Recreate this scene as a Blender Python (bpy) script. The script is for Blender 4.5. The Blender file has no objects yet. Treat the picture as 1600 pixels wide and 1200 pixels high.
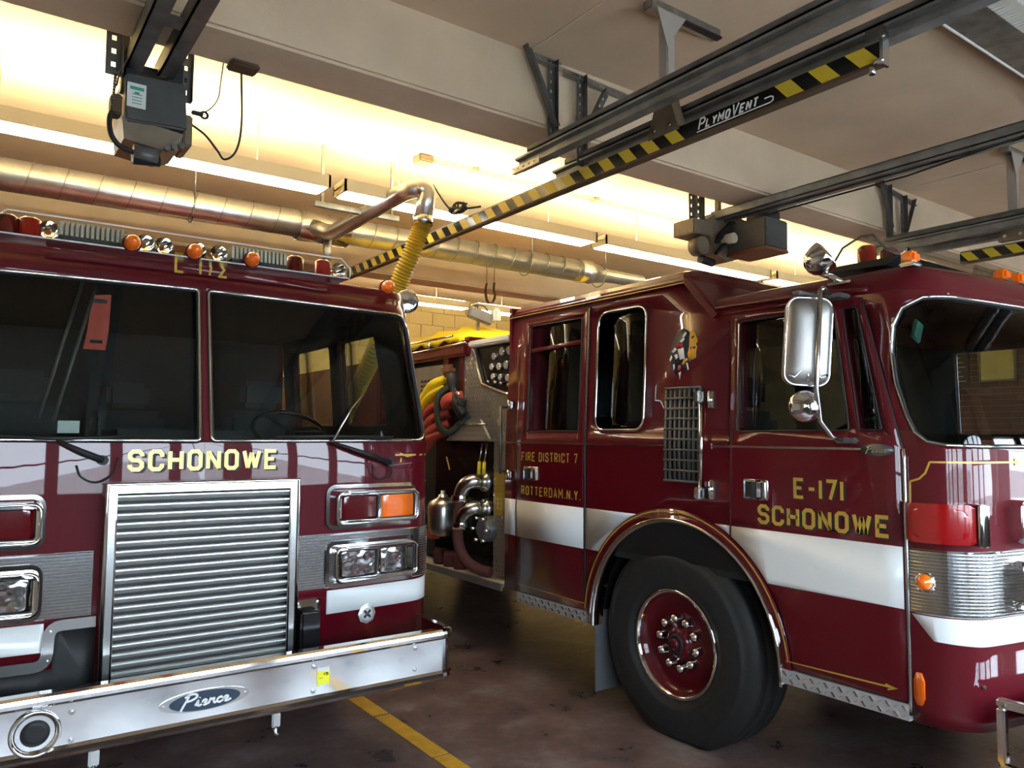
import bpy, bmesh, math, random
from mathutils import Vector, Matrix
from mathutils.geometry import tessellate_polygon
random.seed(7)
SC = bpy.context.scene
COL = SC.collection
PI = math.pi

# ------------------------------------------------------------------ camera
cam_d = bpy.data.cameras.new('camera'); cam = bpy.data.objects.new('camera', cam_d); COL.objects.link(cam)
cam_d.sensor_width = 36.0; cam_d.lens = 1194.4 / 1600 * 36.0; cam_d.clip_start = .05; cam_d.clip_end = 200
YAW, PIT, ROL = math.radians(35.472), math.radians(3.919), math.radians(.4307)
fw = Vector((math.sin(YAW)*math.cos(PIT), math.cos(YAW)*math.cos(PIT), math.sin(PIT)))
rt = Vector((math.cos(YAW), -math.sin(YAW), 0)); upv = rt.cross(fw)
rt = rt*math.cos(ROL) + upv*math.sin(ROL); upv = rt.cross(fw)
m3 = Matrix((rt, upv, -fw)).transposed()
cam.matrix_world = Matrix.Translation((0, 0, 1.70)) @ m3.to_4x4()
SC.camera = cam

# ------------------------------------------------------------------ sky, exposure
W = bpy.data.worlds.new('overcast_sky'); SC.world = W; W.use_nodes = True
bg = W.node_tree.nodes['Background']; bg.inputs[0].default_value = (.74, .86, 1.0, 1); bg.inputs[1].default_value = 17.0
vs = SC.view_settings; vs.view_transform = 'Standard'; vs.look = 'None'; vs.exposure = 0.35; vs.gamma = 1.0
vs.use_curve_mapping = False
TUBE_POWER = 58.0       # open fluorescent tubes on top of each lit fixture
LENS_POWER = 14.0       # their white lens below

sun_d = bpy.data.lights.new('sun', 'SUN'); sun_d.energy = 14.0; sun_d.angle = .02; sun_d.color = (1, .95, .88)
sun = bpy.data.objects.new('sun', sun_d); COL.objects.link(sun); sun.rotation_euler = Vector((.35, -.35, -.85)).to_track_quat('-Z', 'Y').to_euler()

for px in (.915, 4.355, 7.825):      # sampling portals in the three doorways
    pd = bpy.data.lights.new('door_portal', 'AREA'); pd.shape = 'RECTANGLE'; pd.size = 3.15; pd.size_y = 1.75; pd.cycles.is_portal = True
    po = bpy.data.objects.new('door_portal', pd); COL.objects.link(po); po.location = (px, -1.05, 1.9); po.rotation_euler = (math.pi/2, 0, math.pi)

# ------------------------------------------------------------------ materials
MATS = {}
def mat(name, col, rough=.5, metal=0.0, coat=0.0, emit=0.0, noise=0.0, nscale=8.0, bump=0.0, bscale=60.0, col2=None, spec=.5, stretch=None, cr=.05):
    m = bpy.data.materials.new(name); m.use_nodes = True; nt = m.node_tree; b = nt.nodes['Principled BSDF']
    c4 = (*col, 1)
    b.inputs['Base Color'].default_value = c4
    b.inputs['Roughness'].default_value = rough; b.inputs['Metallic'].default_value = metal
    b.inputs['Coat Weight'].default_value = coat; b.inputs['Coat Roughness'].default_value = cr
    b.inputs['Specular IOR Level'].default_value = spec
    if emit:
        b.inputs['Emission Color'].default_value = c4; b.inputs['Emission Strength'].default_value = emit
    if noise or bump:
        tc = nt.nodes.new('ShaderNodeTexCoord'); mp = nt.nodes.new('ShaderNodeMapping')
        nt.links.new(tc.outputs['Object'], mp.inputs['Vector'])
        if stretch: mp.inputs['Scale'].default_value = stretch
    if noise:
        n = nt.nodes.new('ShaderNodeTexNoise'); n.inputs['Scale'].default_value = nscale; n.inputs['Detail'].default_value = 5
        nt.links.new(mp.outputs[0], n.inputs['Vector'])
        r = nt.nodes.new('ShaderNodeValToRGB')
        d = col2 if col2 else tuple(max(0, v*(1-noise)) for v in col)
        r.color_ramp.elements[0].position = .35; r.color_ramp.elements[1].position = .68
        r.color_ramp.elements[0].color = (*d, 1); r.color_ramp.elements[1].color = c4
        nt.links.new(n.outputs['Fac'], r.inputs[0]); nt.links.new(r.outputs[0], b.inputs['Base Color'])
    if bump:
        n2 = nt.nodes.new('ShaderNodeTexNoise'); n2.inputs['Scale'].default_value = bscale; n2.inputs['Detail'].default_value = 3
        nt.links.new(mp.outputs[0], n2.inputs['Vector'])
        bp = nt.nodes.new('ShaderNodeBump'); bp.inputs['Strength'].default_value = bump; bp.inputs['Distance'].default_value = .01
        nt.links.new(n2.outputs['Fac'], bp.inputs['Height']); nt.links.new(bp.outputs[0], b.inputs['Normal'])
    MATS[name] = m
    return m
mat('red_paint', (.082, .0014, .0058), .5, coat=.75, cr=.02, spec=.12)
mat('door_frame', (.07, .07, .07), .5)
mat('white_paint', (.74, .76, .75), .35, coat=.4)
mat('chrome', (.78, .79, .80), .07, 1.0)
mat('steel', (.56, .56, .55), .24, 1.0)
mat('band_steel', (.66, .66, .66), .17, 1.0)
mat('emblem_metal', (.66, .66, .64), .35, .7)
mat('slat_metal', (.74, .74, .72), .42, .9)
mat('brushed', (.60, .60, .59), .28, 1.0, noise=.18, nscale=40, stretch=(1, 1, 30))
mat('galvanised', (.40, .40, .37), .42, .9, noise=.35, nscale=14)
mat('duct_metal', (.70, .70, .67), .30, .95, noise=.2, nscale=9)
mat('dark_steel', (.15, .15, .145), .45, .5, noise=.4, nscale=10)
mat('track_steel', (.30, .30, .29), .45, .6, noise=.35, nscale=9)
mat('aluminium', (.30, .29, .28), .45, .7, noise=.2, nscale=6)
mat('post_grey', (.40, .37, .33), .5, .2)
mat('sill_metal', (.56, .58, .60), .3, .6)
mat('black', (.006, .006, .007), .6)
mat('black_gloss', (.006, .006, .007), .2)
mat('rubber', (.0135, .0135, .0145), .62, noise=.35, nscale=20)
mat('gold', (.55, .36, .06), .38, .35)
mat('gold_bright', (.72, .52, .16), .32, .35)
mat('hazard_yellow', (.62, .46, .025), .5)
mat('hose_yellow', (.50, .33, .018), .55, noise=.25, nscale=5)
mat('cloth_yellow', (.78, .56, .005), .7)
mat('cloth_red', (.42, .045, .02), .8, noise=.3, nscale=12)
mat('cloth_dark', (.022, .032, .018), .8)
mat('hose_red', (.10, .022, .018), .8, noise=.3, nscale=12)
mat('board_yellow', (.75, .55, .16), .7)
mat('brick', (.24, .10, .07), .85, noise=.3, nscale=14)
mat('leather', (.16, .055, .018), .6)
mat('red_lens', (.27, .003, .005), .12, coat=1.0)
mat('dark_red_lens', (.09, .002, .004), .1, coat=1.0)
mat('amber_lens', (.85, .15, .006), .18, coat=1.0)
mat('orange_tag', (.55, .045, .012), .6)
mat('white_card', (.62, .66, .62), .6)
mat('label_green', (.05, .28, .2), .6)
mat('sticker_yellow', (.8, .75, .02), .5)
mat('ink', (.01, .01, .012), .6)
mat('badge_blue', (.035, .055, .085), .35, .3)
mat('opener_grey', (.075, .078, .075), .5, .2, noise=.25, nscale=9)
mat('opener_tan', (.20, .155, .10), .5, .3, noise=.3, nscale=9)
mat('cream_board', (.62, .54, .38), .6, noise=.15, nscale=6)
mat('concrete_beam', (.66, .52, .36), .85, noise=.16, nscale=2.2, bump=.12, bscale=30)
mat('ceiling_paint', (.66, .49, .33), .9, noise=.14, nscale=1.6, bump=.1, bscale=25)
mat('wall_cream', (.70, .53, .22), .8, noise=.12, nscale=3, bump=.15, bscale=40)
mat('wall_inner', (.46, .40, .30), .85, noise=.1, nscale=2)
mat('asphalt', (.42, .42, .42), .9, noise=.3, nscale=3)
mat('floor_line', (.66, .36, .02), .6, noise=.22, nscale=12)
mat('interior_dark', (.012, .012, .013), .75)
mat('interior_grey', (.03, .03, .032), .7)
mat('mirror_back', (.34, .32, .30), .45, 1.0)
mat('mud_rubber', (.10, .105, .11), .6)
mat('pin_white', (.8, .8, .8), .5)
mat('emblem_skin', (.62, .33, .02), .6)
mat('emblem_red', (.45, .02, .03), .6)
mat('white_plastic', (.72, .70, .64), .45)
mat('fixture_paint', (.60, .54, .36), .5)
mat('cable', (.02, .018, .015), .6)
mat('cable_grey', (.18, .16, .12), .6)
mat('strap_brown', (.08, .045, .02), .8)
mat('conduit', (.30, .25, .18), .5, .4)
mat('tube_light', (1.0, .96, .64), .5, emit=TUBE_POWER)
mat('lens_light', (1.0, .95, .78), .5, emit=LENS_POWER)

def diamond(name, col, rough, scale):
    m = mat(name, col, rough, .6); nt = m.node_tree; b = nt.nodes['Principled BSDF']
    tc = nt.nodes.new('ShaderNodeTexCoord'); v = nt.nodes.new('ShaderNodeTexVoronoi'); v.inputs['Scale'].default_value = scale
    v.inputs['Randomness'].default_value = .1
    nt.links.new(tc.outputs['Object'], v.inputs['Vector'])
    bp = nt.nodes.new('ShaderNodeBump'); bp.inputs['Strength'].default_value = .8; bp.inputs['Distance'].default_value = .006
    nt.links.new(v.outputs['Distance'], bp.inputs['Height']); nt.links.new(bp.outputs[0], b.inputs['Normal'])
diamond('diamond_plate', (.34, .32, .28), .32, 26)
diamond('diamond_yellow', (.62, .44, .08), .35, 26)

def floor_material():
    m = mat('floor_paint', (.07, .06, .055), .5); nt = m.node_tree; b = nt.nodes['Principled BSDF']
    tc = nt.nodes.new('ShaderNodeTexCoord')
    n1 = nt.nodes.new('ShaderNodeTexNoise'); n1.inputs['Scale'].default_value = 2.2; n1.inputs['Detail'].default_value = 9; n1.inputs['Roughness'].default_value = .7
    n2 = nt.nodes.new('ShaderNodeTexNoise'); n2.inputs['Scale'].default_value = 14; n2.inputs['Detail'].default_value = 6
    for n in (n1, n2): nt.links.new(tc.outputs['Object'], n.inputs['Vector'])
    r = nt.nodes.new('ShaderNodeValToRGB'); e = r.color_ramp.elements
    e[0].position = .36; e[0].color = (.070, .058, .055, 1); e[1].position = .70; e[1].color = (.27, .235, .22, 1)
    x = e.new(.5); x.color = (.15, .095, .085, 1)
    mx = nt.nodes.new('ShaderNodeMix'); mx.data_type = 'RGBA'; mx.blend_type = 'MULTIPLY'; mx.inputs[0].default_value = .55
    nt.links.new(n1.outputs['Fac'], r.inputs[0]); nt.links.new(r.outputs[0], mx.inputs['A'])
    r2 = nt.nodes.new('ShaderNodeValToRGB'); r2.color_ramp.elements[0].position = .3; r2.color_ramp.elements[1].position = .7
    r2.color_ramp.elements[0].color = (.68, .65, .65, 1); r2.color_ramp.elements[1].color = (1.2, 1.1, 1.1, 1)
    nt.links.new(n2.outputs['Fac'], r2.inputs[0]); nt.links.new(r2.outputs[0], mx.inputs['B'])
    nt.links.new(mx.outputs['Result'], b.inputs['Base Color'])
    r3 = nt.nodes.new('ShaderNodeMapRange'); r3.inputs['To Min'].default_value = .18; r3.inputs['To Max'].default_value = .42
    nt.links.new(n1.outputs['Fac'], r3.inputs[0]); nt.links.new(r3.outputs[0], b.inputs['Roughness'])
floor_material()

def glass(name, tint, ior=1.5):
    m = bpy.data.materials.new(name); m.use_nodes = True; nt = m.node_tree; nt.nodes.clear()
    o = nt.nodes.new('ShaderNodeOutputMaterial'); mx = nt.nodes.new('ShaderNodeMixShader')
    t = nt.nodes.new('ShaderNodeBsdfTransparent'); t.inputs[0].default_value = (*tint, 1)
    g = nt.nodes.new('ShaderNodeBsdfGlossy'); g.inputs['Roughness'].default_value = .02
    f = nt.nodes.new('ShaderNodeFresnel'); f.inputs[0].default_value = ior
    ge = nt.nodes.new('ShaderNodeNewGeometry'); su = nt.nodes.new('ShaderNodeMath'); su.operation = 'SUBTRACT'; su.inputs[0].default_value = 1.0
    mu = nt.nodes.new('ShaderNodeMath'); mu.operation = 'MULTIPLY'      # a pane mirrors at its near face only
    nt.links.new(ge.outputs['Backfacing'], su.inputs[1]); nt.links.new(f.outputs[0], mu.inputs[0]); nt.links.new(su.outputs[0], mu.inputs[1])
    nt.links.new(mu.outputs[0], mx.inputs[0]); nt.links.new(t.outputs[0], mx.inputs[1]); nt.links.new(g.outputs[0], mx.inputs[2])
    nt.links.new(mx.outputs[0], o.inputs[0]); MATS[name] = m
glass('window_glass', (.80, .84, .83)); glass('dark_glass', (.32, .34, .34)); glass('smoked_glass', (.60, .63, .62)); glass('clear_plastic', (.90, .87, .78), 1.45); glass('door_pane', (.93, .95, .95))
def headlamp():
    m = mat('headlamp', (.82, .84, .86), .12, 1.0); nt = m.node_tree; b = nt.nodes['Principled BSDF']
    tc = nt.nodes.new('ShaderNodeTexCoord'); n = nt.nodes.new('ShaderNodeTexNoise'); n.inputs['Scale'].default_value = 9
    nt.links.new(tc.outputs['Object'], n.inputs['Vector'])
    bp = nt.nodes.new('ShaderNodeBump'); bp.inputs['Strength'].default_value = .5; bp.inputs['Distance'].default_value = .03
    nt.links.new(n.outputs['Fac'], bp.inputs['Height']); nt.links.new(bp.outputs[0], b.inputs['Normal'])
headlamp()

# ------------------------------------------------------------------ object helpers
OFF = {}
def empty(name, loc, label, cat, group=None):
    o = bpy.data.objects.new(name, None); COL.objects.link(o); o.location = loc; o.empty_display_size = .1
    o['label'] = label; o['category'] = cat
    if group: o['group'] = group
    OFF[o.name] = Vector(loc)
    return o
def tag(o, label, cat, group=None):
    o['label'] = label; o['category'] = cat
    if group: o['group'] = group
    return o
def struct(o): o['kind'] = 'structure'; return o
class MB:
    def __init__(s): s.v = []; s.f = []; s.mi = []; s.sm = []; s.M = None
    def add(s, vs, fs, smooth=False, mi=0):
        k = len(s.v)
        for p in vs:
            p = Vector(p); s.v.append(s.M @ p if s.M else p)
        for f in fs: s.f.append([k+i for i in f]); s.mi.append(mi); s.sm.append(smooth)
        return s
    def box(s, x0, x1, y0, y1, z0, z1, mi=0, R=None):
        vs = [Vector((x, y, z)) for z in (z0, z1) for y in (y0, y1) for x in (x0, x1)]
        if R:
            c = Vector(((x0+x1)/2, (y0+y1)/2, (z0+z1)/2)); vs = [c + R @ (v-c) for v in vs]
        return s.add(vs, [(0, 2, 3, 1), (4, 5, 7, 6), (0, 1, 5, 4), (2, 6, 7, 3), (0, 4, 6, 2), (1, 3, 7, 5)], False, mi)
    def cbox(s, x0, x1, y0, y1, z0, z1, b=.01, mi=0, R=None):
        # chamfered box
        bm = bmesh.new(); bmesh.ops.create_cube(bm, size=1)
        c = Vector(((x0+x1)/2, (y0+y1)/2, (z0+z1)/2)); d = Vector((abs(x1-x0), abs(y1-y0), abs(z1-z0)))
        for v in bm.verts: v.co = Vector((v.co.x*d.x, v.co.y*d.y, v.co.z*d.z))
        bmesh.ops.bevel(bm, geom=bm.edges[:], offset=min(b, min(d)*.45), segments=2, affect='EDGES')
        bm.verts.index_update()
        vs = [(c + (R @ v.co if R else v.co)) for v in bm.verts]; fs = [[v.index for v in f.verts] for f in bm.faces]
        bm.free(); return s.add(vs, fs, False, mi)
    def tube(s, pts, r, n=8, closed=False, mi=0, caps=True):
        pts = [Vector(p) for p in pts]; N = len(pts); rr_ = r if isinstance(r, (list, tuple)) else [r]*N
        tan = []
        for i in range(N):
            a = pts[i-1] if (i > 0 or closed) else pts[i]; b = pts[(i+1) % N] if (i < N-1 or closed) else pts[i]
            t = (b-a); tan.append(t.normalized() if t.length > 1e-9 else Vector((0, 0, 1)))
        u = tan[0].orthogonal().normalized(); vs = []; fs = []
        for i in range(N):
            if i:
                q = tan[i-1].rotation_difference(tan[i]); u = q @ u
            u = (u - tan[i]*u.dot(tan[i])).normalized(); w = tan[i].cross(u)
            for k in range(n):
                a = 2*PI*k/n; vs.append(pts[i] + (u*math.cos(a) + w*math.sin(a))*rr_[i])
        M = N if closed else N-1
        for i in range(M):
            j = (i+1) % N
            for k in range(n):
                l = (k+1) % n; fs.append((i*n+k, i*n+l, j*n+l, j*n+k))
        s.add(vs, fs, True, mi)
        if caps and not closed:
            k = len(s.v) - N*n
            s.f.append([k+i for i in range(n)][::-1]); s.mi.append(mi); s.sm.append(False)
            s.f.append([k+(N-1)*n+i for i in range(n)]); s.mi.append(mi); s.sm.append(False)
        return s
    def lathe(s, prof, o, ax, n=24, mi=0, smooth=True, capa=False, capb=False):
        # prof: (radius, height along ax)
        o = Vector(o); ax = Vector(ax).normalized(); u = ax.orthogonal().normalized(); w = ax.cross(u); vs = []; fs = []
        for r, h in prof:
            for k in range(n):
                a = 2*PI*k/n; vs.append(o + ax*h + (u*math.cos(a)+w*math.sin(a))*r)
        for i in range(len(prof)-1):
            for k in range(n):
                l = (k+1) % n; fs.append((i*n+k, i*n+l, (i+1)*n+l, (i+1)*n+k))
        s.add(vs, fs, smooth, mi); k = len(s.v) - len(prof)*n
        if capa: s.f.append([k+i for i in range(n)][::-1]); s.mi.append(mi); s.sm.append(False)
        if capb: s.f.append([k+(len(prof)-1)*n+i for i in range(n)]); s.mi.append(mi); s.sm.append(False)
        return s
    def disc(s, o, ax, r, t, n=20, mi=0):
        return s.lathe([(r, 0), (r, t)], o, ax, n, mi, True, True, True)
    def prism(s, poly, vec, mi=0):
        vec = Vector(vec); a = [Vector(p) for p in poly]; n = len(a)
        fs = [list(range(n))[::-1], list(range(n, 2*n))] + [(i, (i+1) % n, n+(i+1) % n, n+i) for i in range(n)]
        return s.add(a + [p+vec for p in a], fs, False, mi)
    def sweep(s, prof, frames, mi=0, smooth=False, closed=True):
        # prof 2d list; frames: (origin, u, v)
        n = len(prof); vs = []; fs = []
        for o, u, v in frames:
            for a, b in prof: vs.append(Vector(o) + Vector(u)*a + Vector(v)*b)
        for i in range(len(frames)-1):
            for k in range(n if closed else n-1):
                l = (k+1) % n; fs.append((i*n+k, i*n+l, (i+1)*n+l, (i+1)*n+k))
        if closed:
            fs.append(list(range(n))[::-1]); fs.append([(len(frames)-1)*n+i for i in range(n)])
        return s.add(vs, fs, smooth, mi)
    def build(s, name, m, parent=None, label=None, fix=True):
        me = bpy.data.meshes.new(name)
        off = Vector((0, 0, 0))
        if parent is not None: off = OFF.get(parent.name, off)
        me.from_pydata([tuple(v-off) for v in s.v], [], s.f)
        for x in (m if isinstance(m, (list, tuple)) else [m]): me.materials.append(MATS[x])
        for p, i, q in zip(me.polygons, s.mi, s.sm): p.material_index = i; p.use_smooth = q
        me.update()
        if fix:
            bm = bmesh.new(); bm.from_mesh(me); bmesh.ops.recalc_face_normals(bm, faces=bm.faces[:]); bm.to_mesh(me); bm.free()
        o = bpy.data.objects.new(name, me); COL.objects.link(o)
        if parent is not None: o.parent = parent; OFF[o.name] = off
        if label: o['label'] = label
        return o
def inst(o, d, parent=None, name=None):
    c = o.copy(); COL.objects.link(c); c.location = o.location + Vector(d)
    c.parent = parent if parent is not None else o.parent
    if name: c.name = name
    return c

def rr(a0, b0, a1, b1, r, n=5):
    out = []
    for cx, cy, t in ((a1-r, b0+r, -PI/2), (a1-r, b1-r, 0), (a0+r, b1-r, PI/2), (a0+r, b0+r, PI)):
        for i in range(n+1):
            a = t + PI/2*i/n; out.append((cx+r*math.cos(a), cy+r*math.sin(a)))
    return out
def round_poly(pts, r, n=4):
    out = []; N = len(pts)
    for i in range(N):
        p, a, b = Vector(pts[i]), Vector(pts[i-1]), Vector(pts[(i+1) % N])
        rad = r[i] if isinstance(r, (list, tuple)) else r
        if rad <= 0: out.append(tuple(p)); continue
        d1 = (a-p).normalized(); d2 = (b-p).normalized()
        ang = max(.05, d1.angle(d2)); t = min(rad/math.tan(ang/2), .49*min((a-p).length, (b-p).length))
        s, e = p+d1*t, p+d2*t
        for k in range(n+1):
            f = k/n; out.append(tuple(s*(1-f)**2 + p*2*f*(1-f) + e*f*f))
    return out

class Flat:
    def __init__(k, o, u, v): k.o = Vector(o); k.u = Vector(u); k.v = Vector(v); k.n = k.u.cross(k.v).normalized(); k.cuts = []
    def at(k, a, b, off=0): return k.o + k.u*a + k.v*b + k.n*off

class Skin:
    # outline of a cab: left side forward, round the front, right side back; s = 0 at the front centre
    def __init__(k, xc, Wd, yf, tilt, r, belt, rake, inset, ylen):
        k.belt = belt; k.rake = rake; k.inset = inset; k.yf = yf; k.xc = xc; k.W = Wd
        t = math.radians(tilt); a = PI/2 - t; xs = Wd - r + r*math.sin(t); R = xs/math.sin(t); pts = []; n = 14
        for i in range(n+1):
            th = t*i/n; pts.append((R*math.sin(th), yf + R*(1-math.cos(th))))
        cx = Wd-r; cy = pts[-1][1] + r*math.cos(t)
        for i in range(1, n+1):
            th = t + a*i/n; pts.append((cx + r*math.sin(th), cy - r*math.cos(th)))
        k.yc = pts[-1][1]; m = len(pts); pts.append((Wd, k.yc+.3)); pts.append((Wd, k.yc+.6)); pts.append((Wd, k.yc+ylen)); S = [0]
        for p, q in zip(pts, pts[1:]): S.append(S[-1] + math.dist(p, q))
        k.sa = S[n]; k.sb = S[m-1]; k.smax = S[-1]; k.pts = pts; k.S = S
        c = [x for x in S[1:-1]] + [k.sb + .15 + .1*i for i in range(7)]
        k.cuts = sorted([-x for x in c] + [0] + c)
    def xy(k, s):
        sg = 1 if s >= 0 else -1; a = min(abs(s), k.smax)
        for i in range(len(k.S)-1):
            if a <= k.S[i+1] + 1e-9: break
        f = (a-k.S[i])/(k.S[i+1]-k.S[i]); p = k.pts[i]; q = k.pts[i+1]
        return sg*(p[0]+(q[0]-p[0])*f), p[1]+(q[1]-p[1])*f
    def base(k, s, z):
        x, y = k.xy(s); h = max(0, z-k.belt); w = 1-min(1, max(0, (y-k.yc-.15)/.6)); w = w*w*(3-2*w)
        x -= math.copysign(1, x)*k.inset*h*min(1, abs(x)/.6)
        return Vector((k.xc+x, y+k.rake*h*w, z))
    def nrm(k, s, z):
        e = .004; return ((k.base(s+e, z)-k.base(s-e, z)).cross(k.base(s, z+e)-k.base(s, z-e))).normalized()
    def at(k, s, z, off=0):
        p = k.base(s, z); return p + k.nrm(s, z)*off if off else p
    def sl(k, y): return -(k.sb + y - k.yc)
    def sr(k, y): return k.sb + y - k.yc

def panel(mb, loops, sk, off, th, mi=0, zc=()):
    """flat outline with holes (first loop outer) laid on a skin, thickness th below off"""
    flat = [p for l in loops for p in l]
    tris = tessellate_polygon([[Vector((a, b, 0)) for a, b in l] for l in loops])
    bm = bmesh.new(); vs = [bm.verts.new((a, b, 0)) for a, b in flat]
    for t in tris:
        if len(set(t)) < 3: continue
        a, b, c = (flat[i] for i in t); ar = (b[0]-a[0])*(c[1]-a[1]) - (b[1]-a[1])*(c[0]-a[0])
        if abs(ar) < 1e-10: continue
        try: bm.faces.new([vs[i] for i in (t if ar > 0 else t[::-1])])
        except ValueError: pass
    lo = min(p[0] for p in flat); hi = max(p[0] for p in flat)
    for c in sk.cuts:
        if lo+1e-4 < c < hi-1e-4:
            bmesh.ops.bisect_plane(bm, geom=bm.verts[:]+bm.edges[:]+bm.faces[:], plane_co=(c, 0, 0), plane_no=(1, 0, 0), dist=1e-6)
    zl = min(p[1] for p in flat); zh = max(p[1] for p in flat)
    zz = list(zc)
    if isinstance(sk, Skin): zz.append(sk.belt)
    for c in zz:
        if zl+1e-4 < c < zh-1e-4:
            bmesh.ops.bisect_plane(bm, geom=bm.verts[:]+bm.edges[:]+bm.faces[:], plane_co=(0, c, 0), plane_no=(0, 1, 0), dist=1e-6)
    bmesh.ops.remove_doubles(bm, verts=bm.verts[:], dist=1e-6)
    bm.verts.index_update(); n = len(bm.verts); out = []; fs = []; sm = []
    for v in bm.verts: out.append(sk.at(v.co.x, v.co.y, off))
    for v in bm.verts: out.append(sk.at(v.co.x, v.co.y, off-th))
    ff = [[v.index for v in f.verts] for f in bm.faces]
    curved = isinstance(sk, Skin)
    side = []
    for e in bm.edges:
        if len(e.link_faces) == 1:
            f = e.link_faces[0]; a, b = e.verts[0].index, e.verts[1].index
            ix = [v.index for v in f.verts]; i = ix.index(a)
            if ix[(i+1) % len(ix)] != b: a, b = b, a
            side.append((a, a+n, b+n, b))
    bm.free()
    k = len(mb.v); mb.v += out
    for f in ff: mb.f.append([k+i for i in f]); mb.mi.append(mi); mb.sm.append(curved)
    for f in ff: mb.f.append([k+n+i for i in f[::-1]]); mb.mi.append(mi); mb.sm.append(curved)
    for f in side: mb.f.append([k+i for i in f]); mb.mi.append(mi); mb.sm.append(False)
    return mb
def pobj(name, loops, sk, off, th, m, parent, label=None, zc=()):
    mb = MB(); panel(mb, loops, sk, off, th, 0, zc); return mb.build(name, m, parent, label, fix=False)
def dense(pts, step=.05, closed=False):
    out = []; N = len(pts)
    for i in range(N if closed else N-1):
        a, b = pts[i], pts[(i+1) % N]; L = math.dist(a, b); n = max(1, int(L/step))
        for k in range(n): out.append((a[0]+(b[0]-a[0])*k/n, a[1]+(b[1]-a[1])*k/n))
    if not closed: out.append(tuple(pts[-1]))
    return out
def skin_tube(mb, pts, sk, off, r, closed=False, n=6, step=.05, mi=0):
    return mb.tube([sk.at(a, b, off) for a, b in dense(pts, step, closed)], r, n, closed, mi)
def ribbon(mb, pts, w, sk, off, closed=False, mi=0, step=.06, th=.0015):
    pts = dense(pts, step, closed); N = len(pts); P = [Vector(p) for p in pts]; L = []; Rr = []
    for i in range(N):
        a = P[i-1] if (i or closed) else P[i]; b = P[(i+1) % N] if (i < N-1 or closed) else P[i]
        d1 = (P[i]-a); d2 = (b-P[i]); d1 = d1.normalized() if d1.length > 1e-9 else d2.normalized(); d2 = d2.normalized() if d2.length > 1e-9 else d1
        t = (d1+d2); t = t.normalized() if t.length > 1e-6 else d1
        nn = Vector((-t.y, t.x)); c = max(.45, nn.dot(Vector((-d1.y, d1.x)))); nn = nn*(w/2/c)
        L.append(P[i]+nn); Rr.append(P[i]-nn)
    vs = []
    for q in (L, Rr): vs += [sk.at(p.x, p.y, off) for p in q]
    for q in (L, Rr): vs += [sk.at(p.x, p.y, off-th) for p in q]
    fs = []
    for i in range(N if closed else N-1):
        j = (i+1) % N
        fs += [(i, N+i, N+j, j), (2*N+j, 3*N+j, 3*N+i, 2*N+i), (i, j, 2*N+j, 2*N+i), (N+j, N+i, 3*N+i, 3*N+j)]
    return mb.add(vs, fs, False, mi)

# block lettering drawn as strokes
c_, d_ = .24, .15
GL = {'O': [[(c_, 0), (1-c_, 0), (1, d_), (1, 1-d_), (1-c_, 1), (c_, 1), (0, 1-d_), (0, d_), 'c']],
 'C': [[(1, .7), (1, 1-d_), (1-c_, 1), (c_, 1), (0, 1-d_), (0, d_), (c_, 0), (1-c_, 0), (1, d_), (1, .3)]],
 'S': [[(1, .74), (1, 1-d_), (1-c_, 1), (c_, 1), (0, 1-d_), (0, .52+d_), (c_, .52), (1-c_, .5), (1, .5-d_), (1, d_), (1-c_, 0), (c_, 0), (0, d_), (0, .26)]],
 'H': [[(0, 0), (0, 1)], [(1, 0), (1, 1)], [(0, .52), (1, .52)]], 'N': [[(0, 0), (0, 1)], [(0, 1), (1, 0)], [(1, 0), (1, 1)]],
 'W': [[(0, 1), (.25, 0)], [(.25, 0), (.5, .9)], [(.5, .9), (.75, 0)], [(.75, 0), (1, 1)]], 'E': [[(1, 1), (0, 1), (0, 0), (1, 0)], [(0, .52), (.8, .52)]],
 'F': [[(1, 1), (0, 1), (0, 0)], [(0, .52), (.8, .52)]], 'I': [[(.5, 0), (.5, 1)]], '1': [[(.5, 0), (.5, 1)]], '-': [[(0, .5), (1, .5)]], '.': [[(.5, 0), (.5, .1)]],
 '7': [[(0, 1), (1, 1), (.4, 0)]], '2': [[(0, .75), (0, 1-d_), (c_, 1), (1-c_, 1), (1, 1-d_), (1, .6), (0, 0), (1, 0)]],
 '5': [[(1, 1), (0, 1), (0, .55), (1-c_, .58), (1, .45), (1, d_), (1-c_, 0), (0, 0)]],
 'R': [[(0, 0), (0, 1), (1-c_, 1), (1, 1-d_), (1, .5+d_), (1-c_, .5), (0, .5)], [(.5, .5), (1, 0)]], 'P': [[(0, 0), (0, 1), (1-c_, 1), (1, 1-d_), (1, .48+d_), (1-c_, .48), (0, .48)]],
 'D': [[(0, 0), (0, 1), (1-c_, 1), (1, 1-d_), (1, d_), (1-c_, 0), 'c']], 'T': [[(0, 1), (1, 1)], [(.5, 1), (.5, 0)]], 'A': [[(0, 0), (.5, 1), (1, 0)], [(.2, .33), (.8, .33)]],
 'M': [[(0, 0), (0, 1), (.5, .4), (1, 1), (1, 0)]], 'Y': [[(0, 1), (.5, .45), (1, 1)], [(.5, .45), (.5, 0)]], 'L': [[(0, 1), (0, 0), (1, 0)]], 'V': [[(0, 1), (.5, 0), (1, 1)]], ' ': []}
WID = {'I': .25, '1': .3, '-': .75, '.': .25, 'W': 1.35, 'M': 1.2, ' ': .45}
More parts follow.
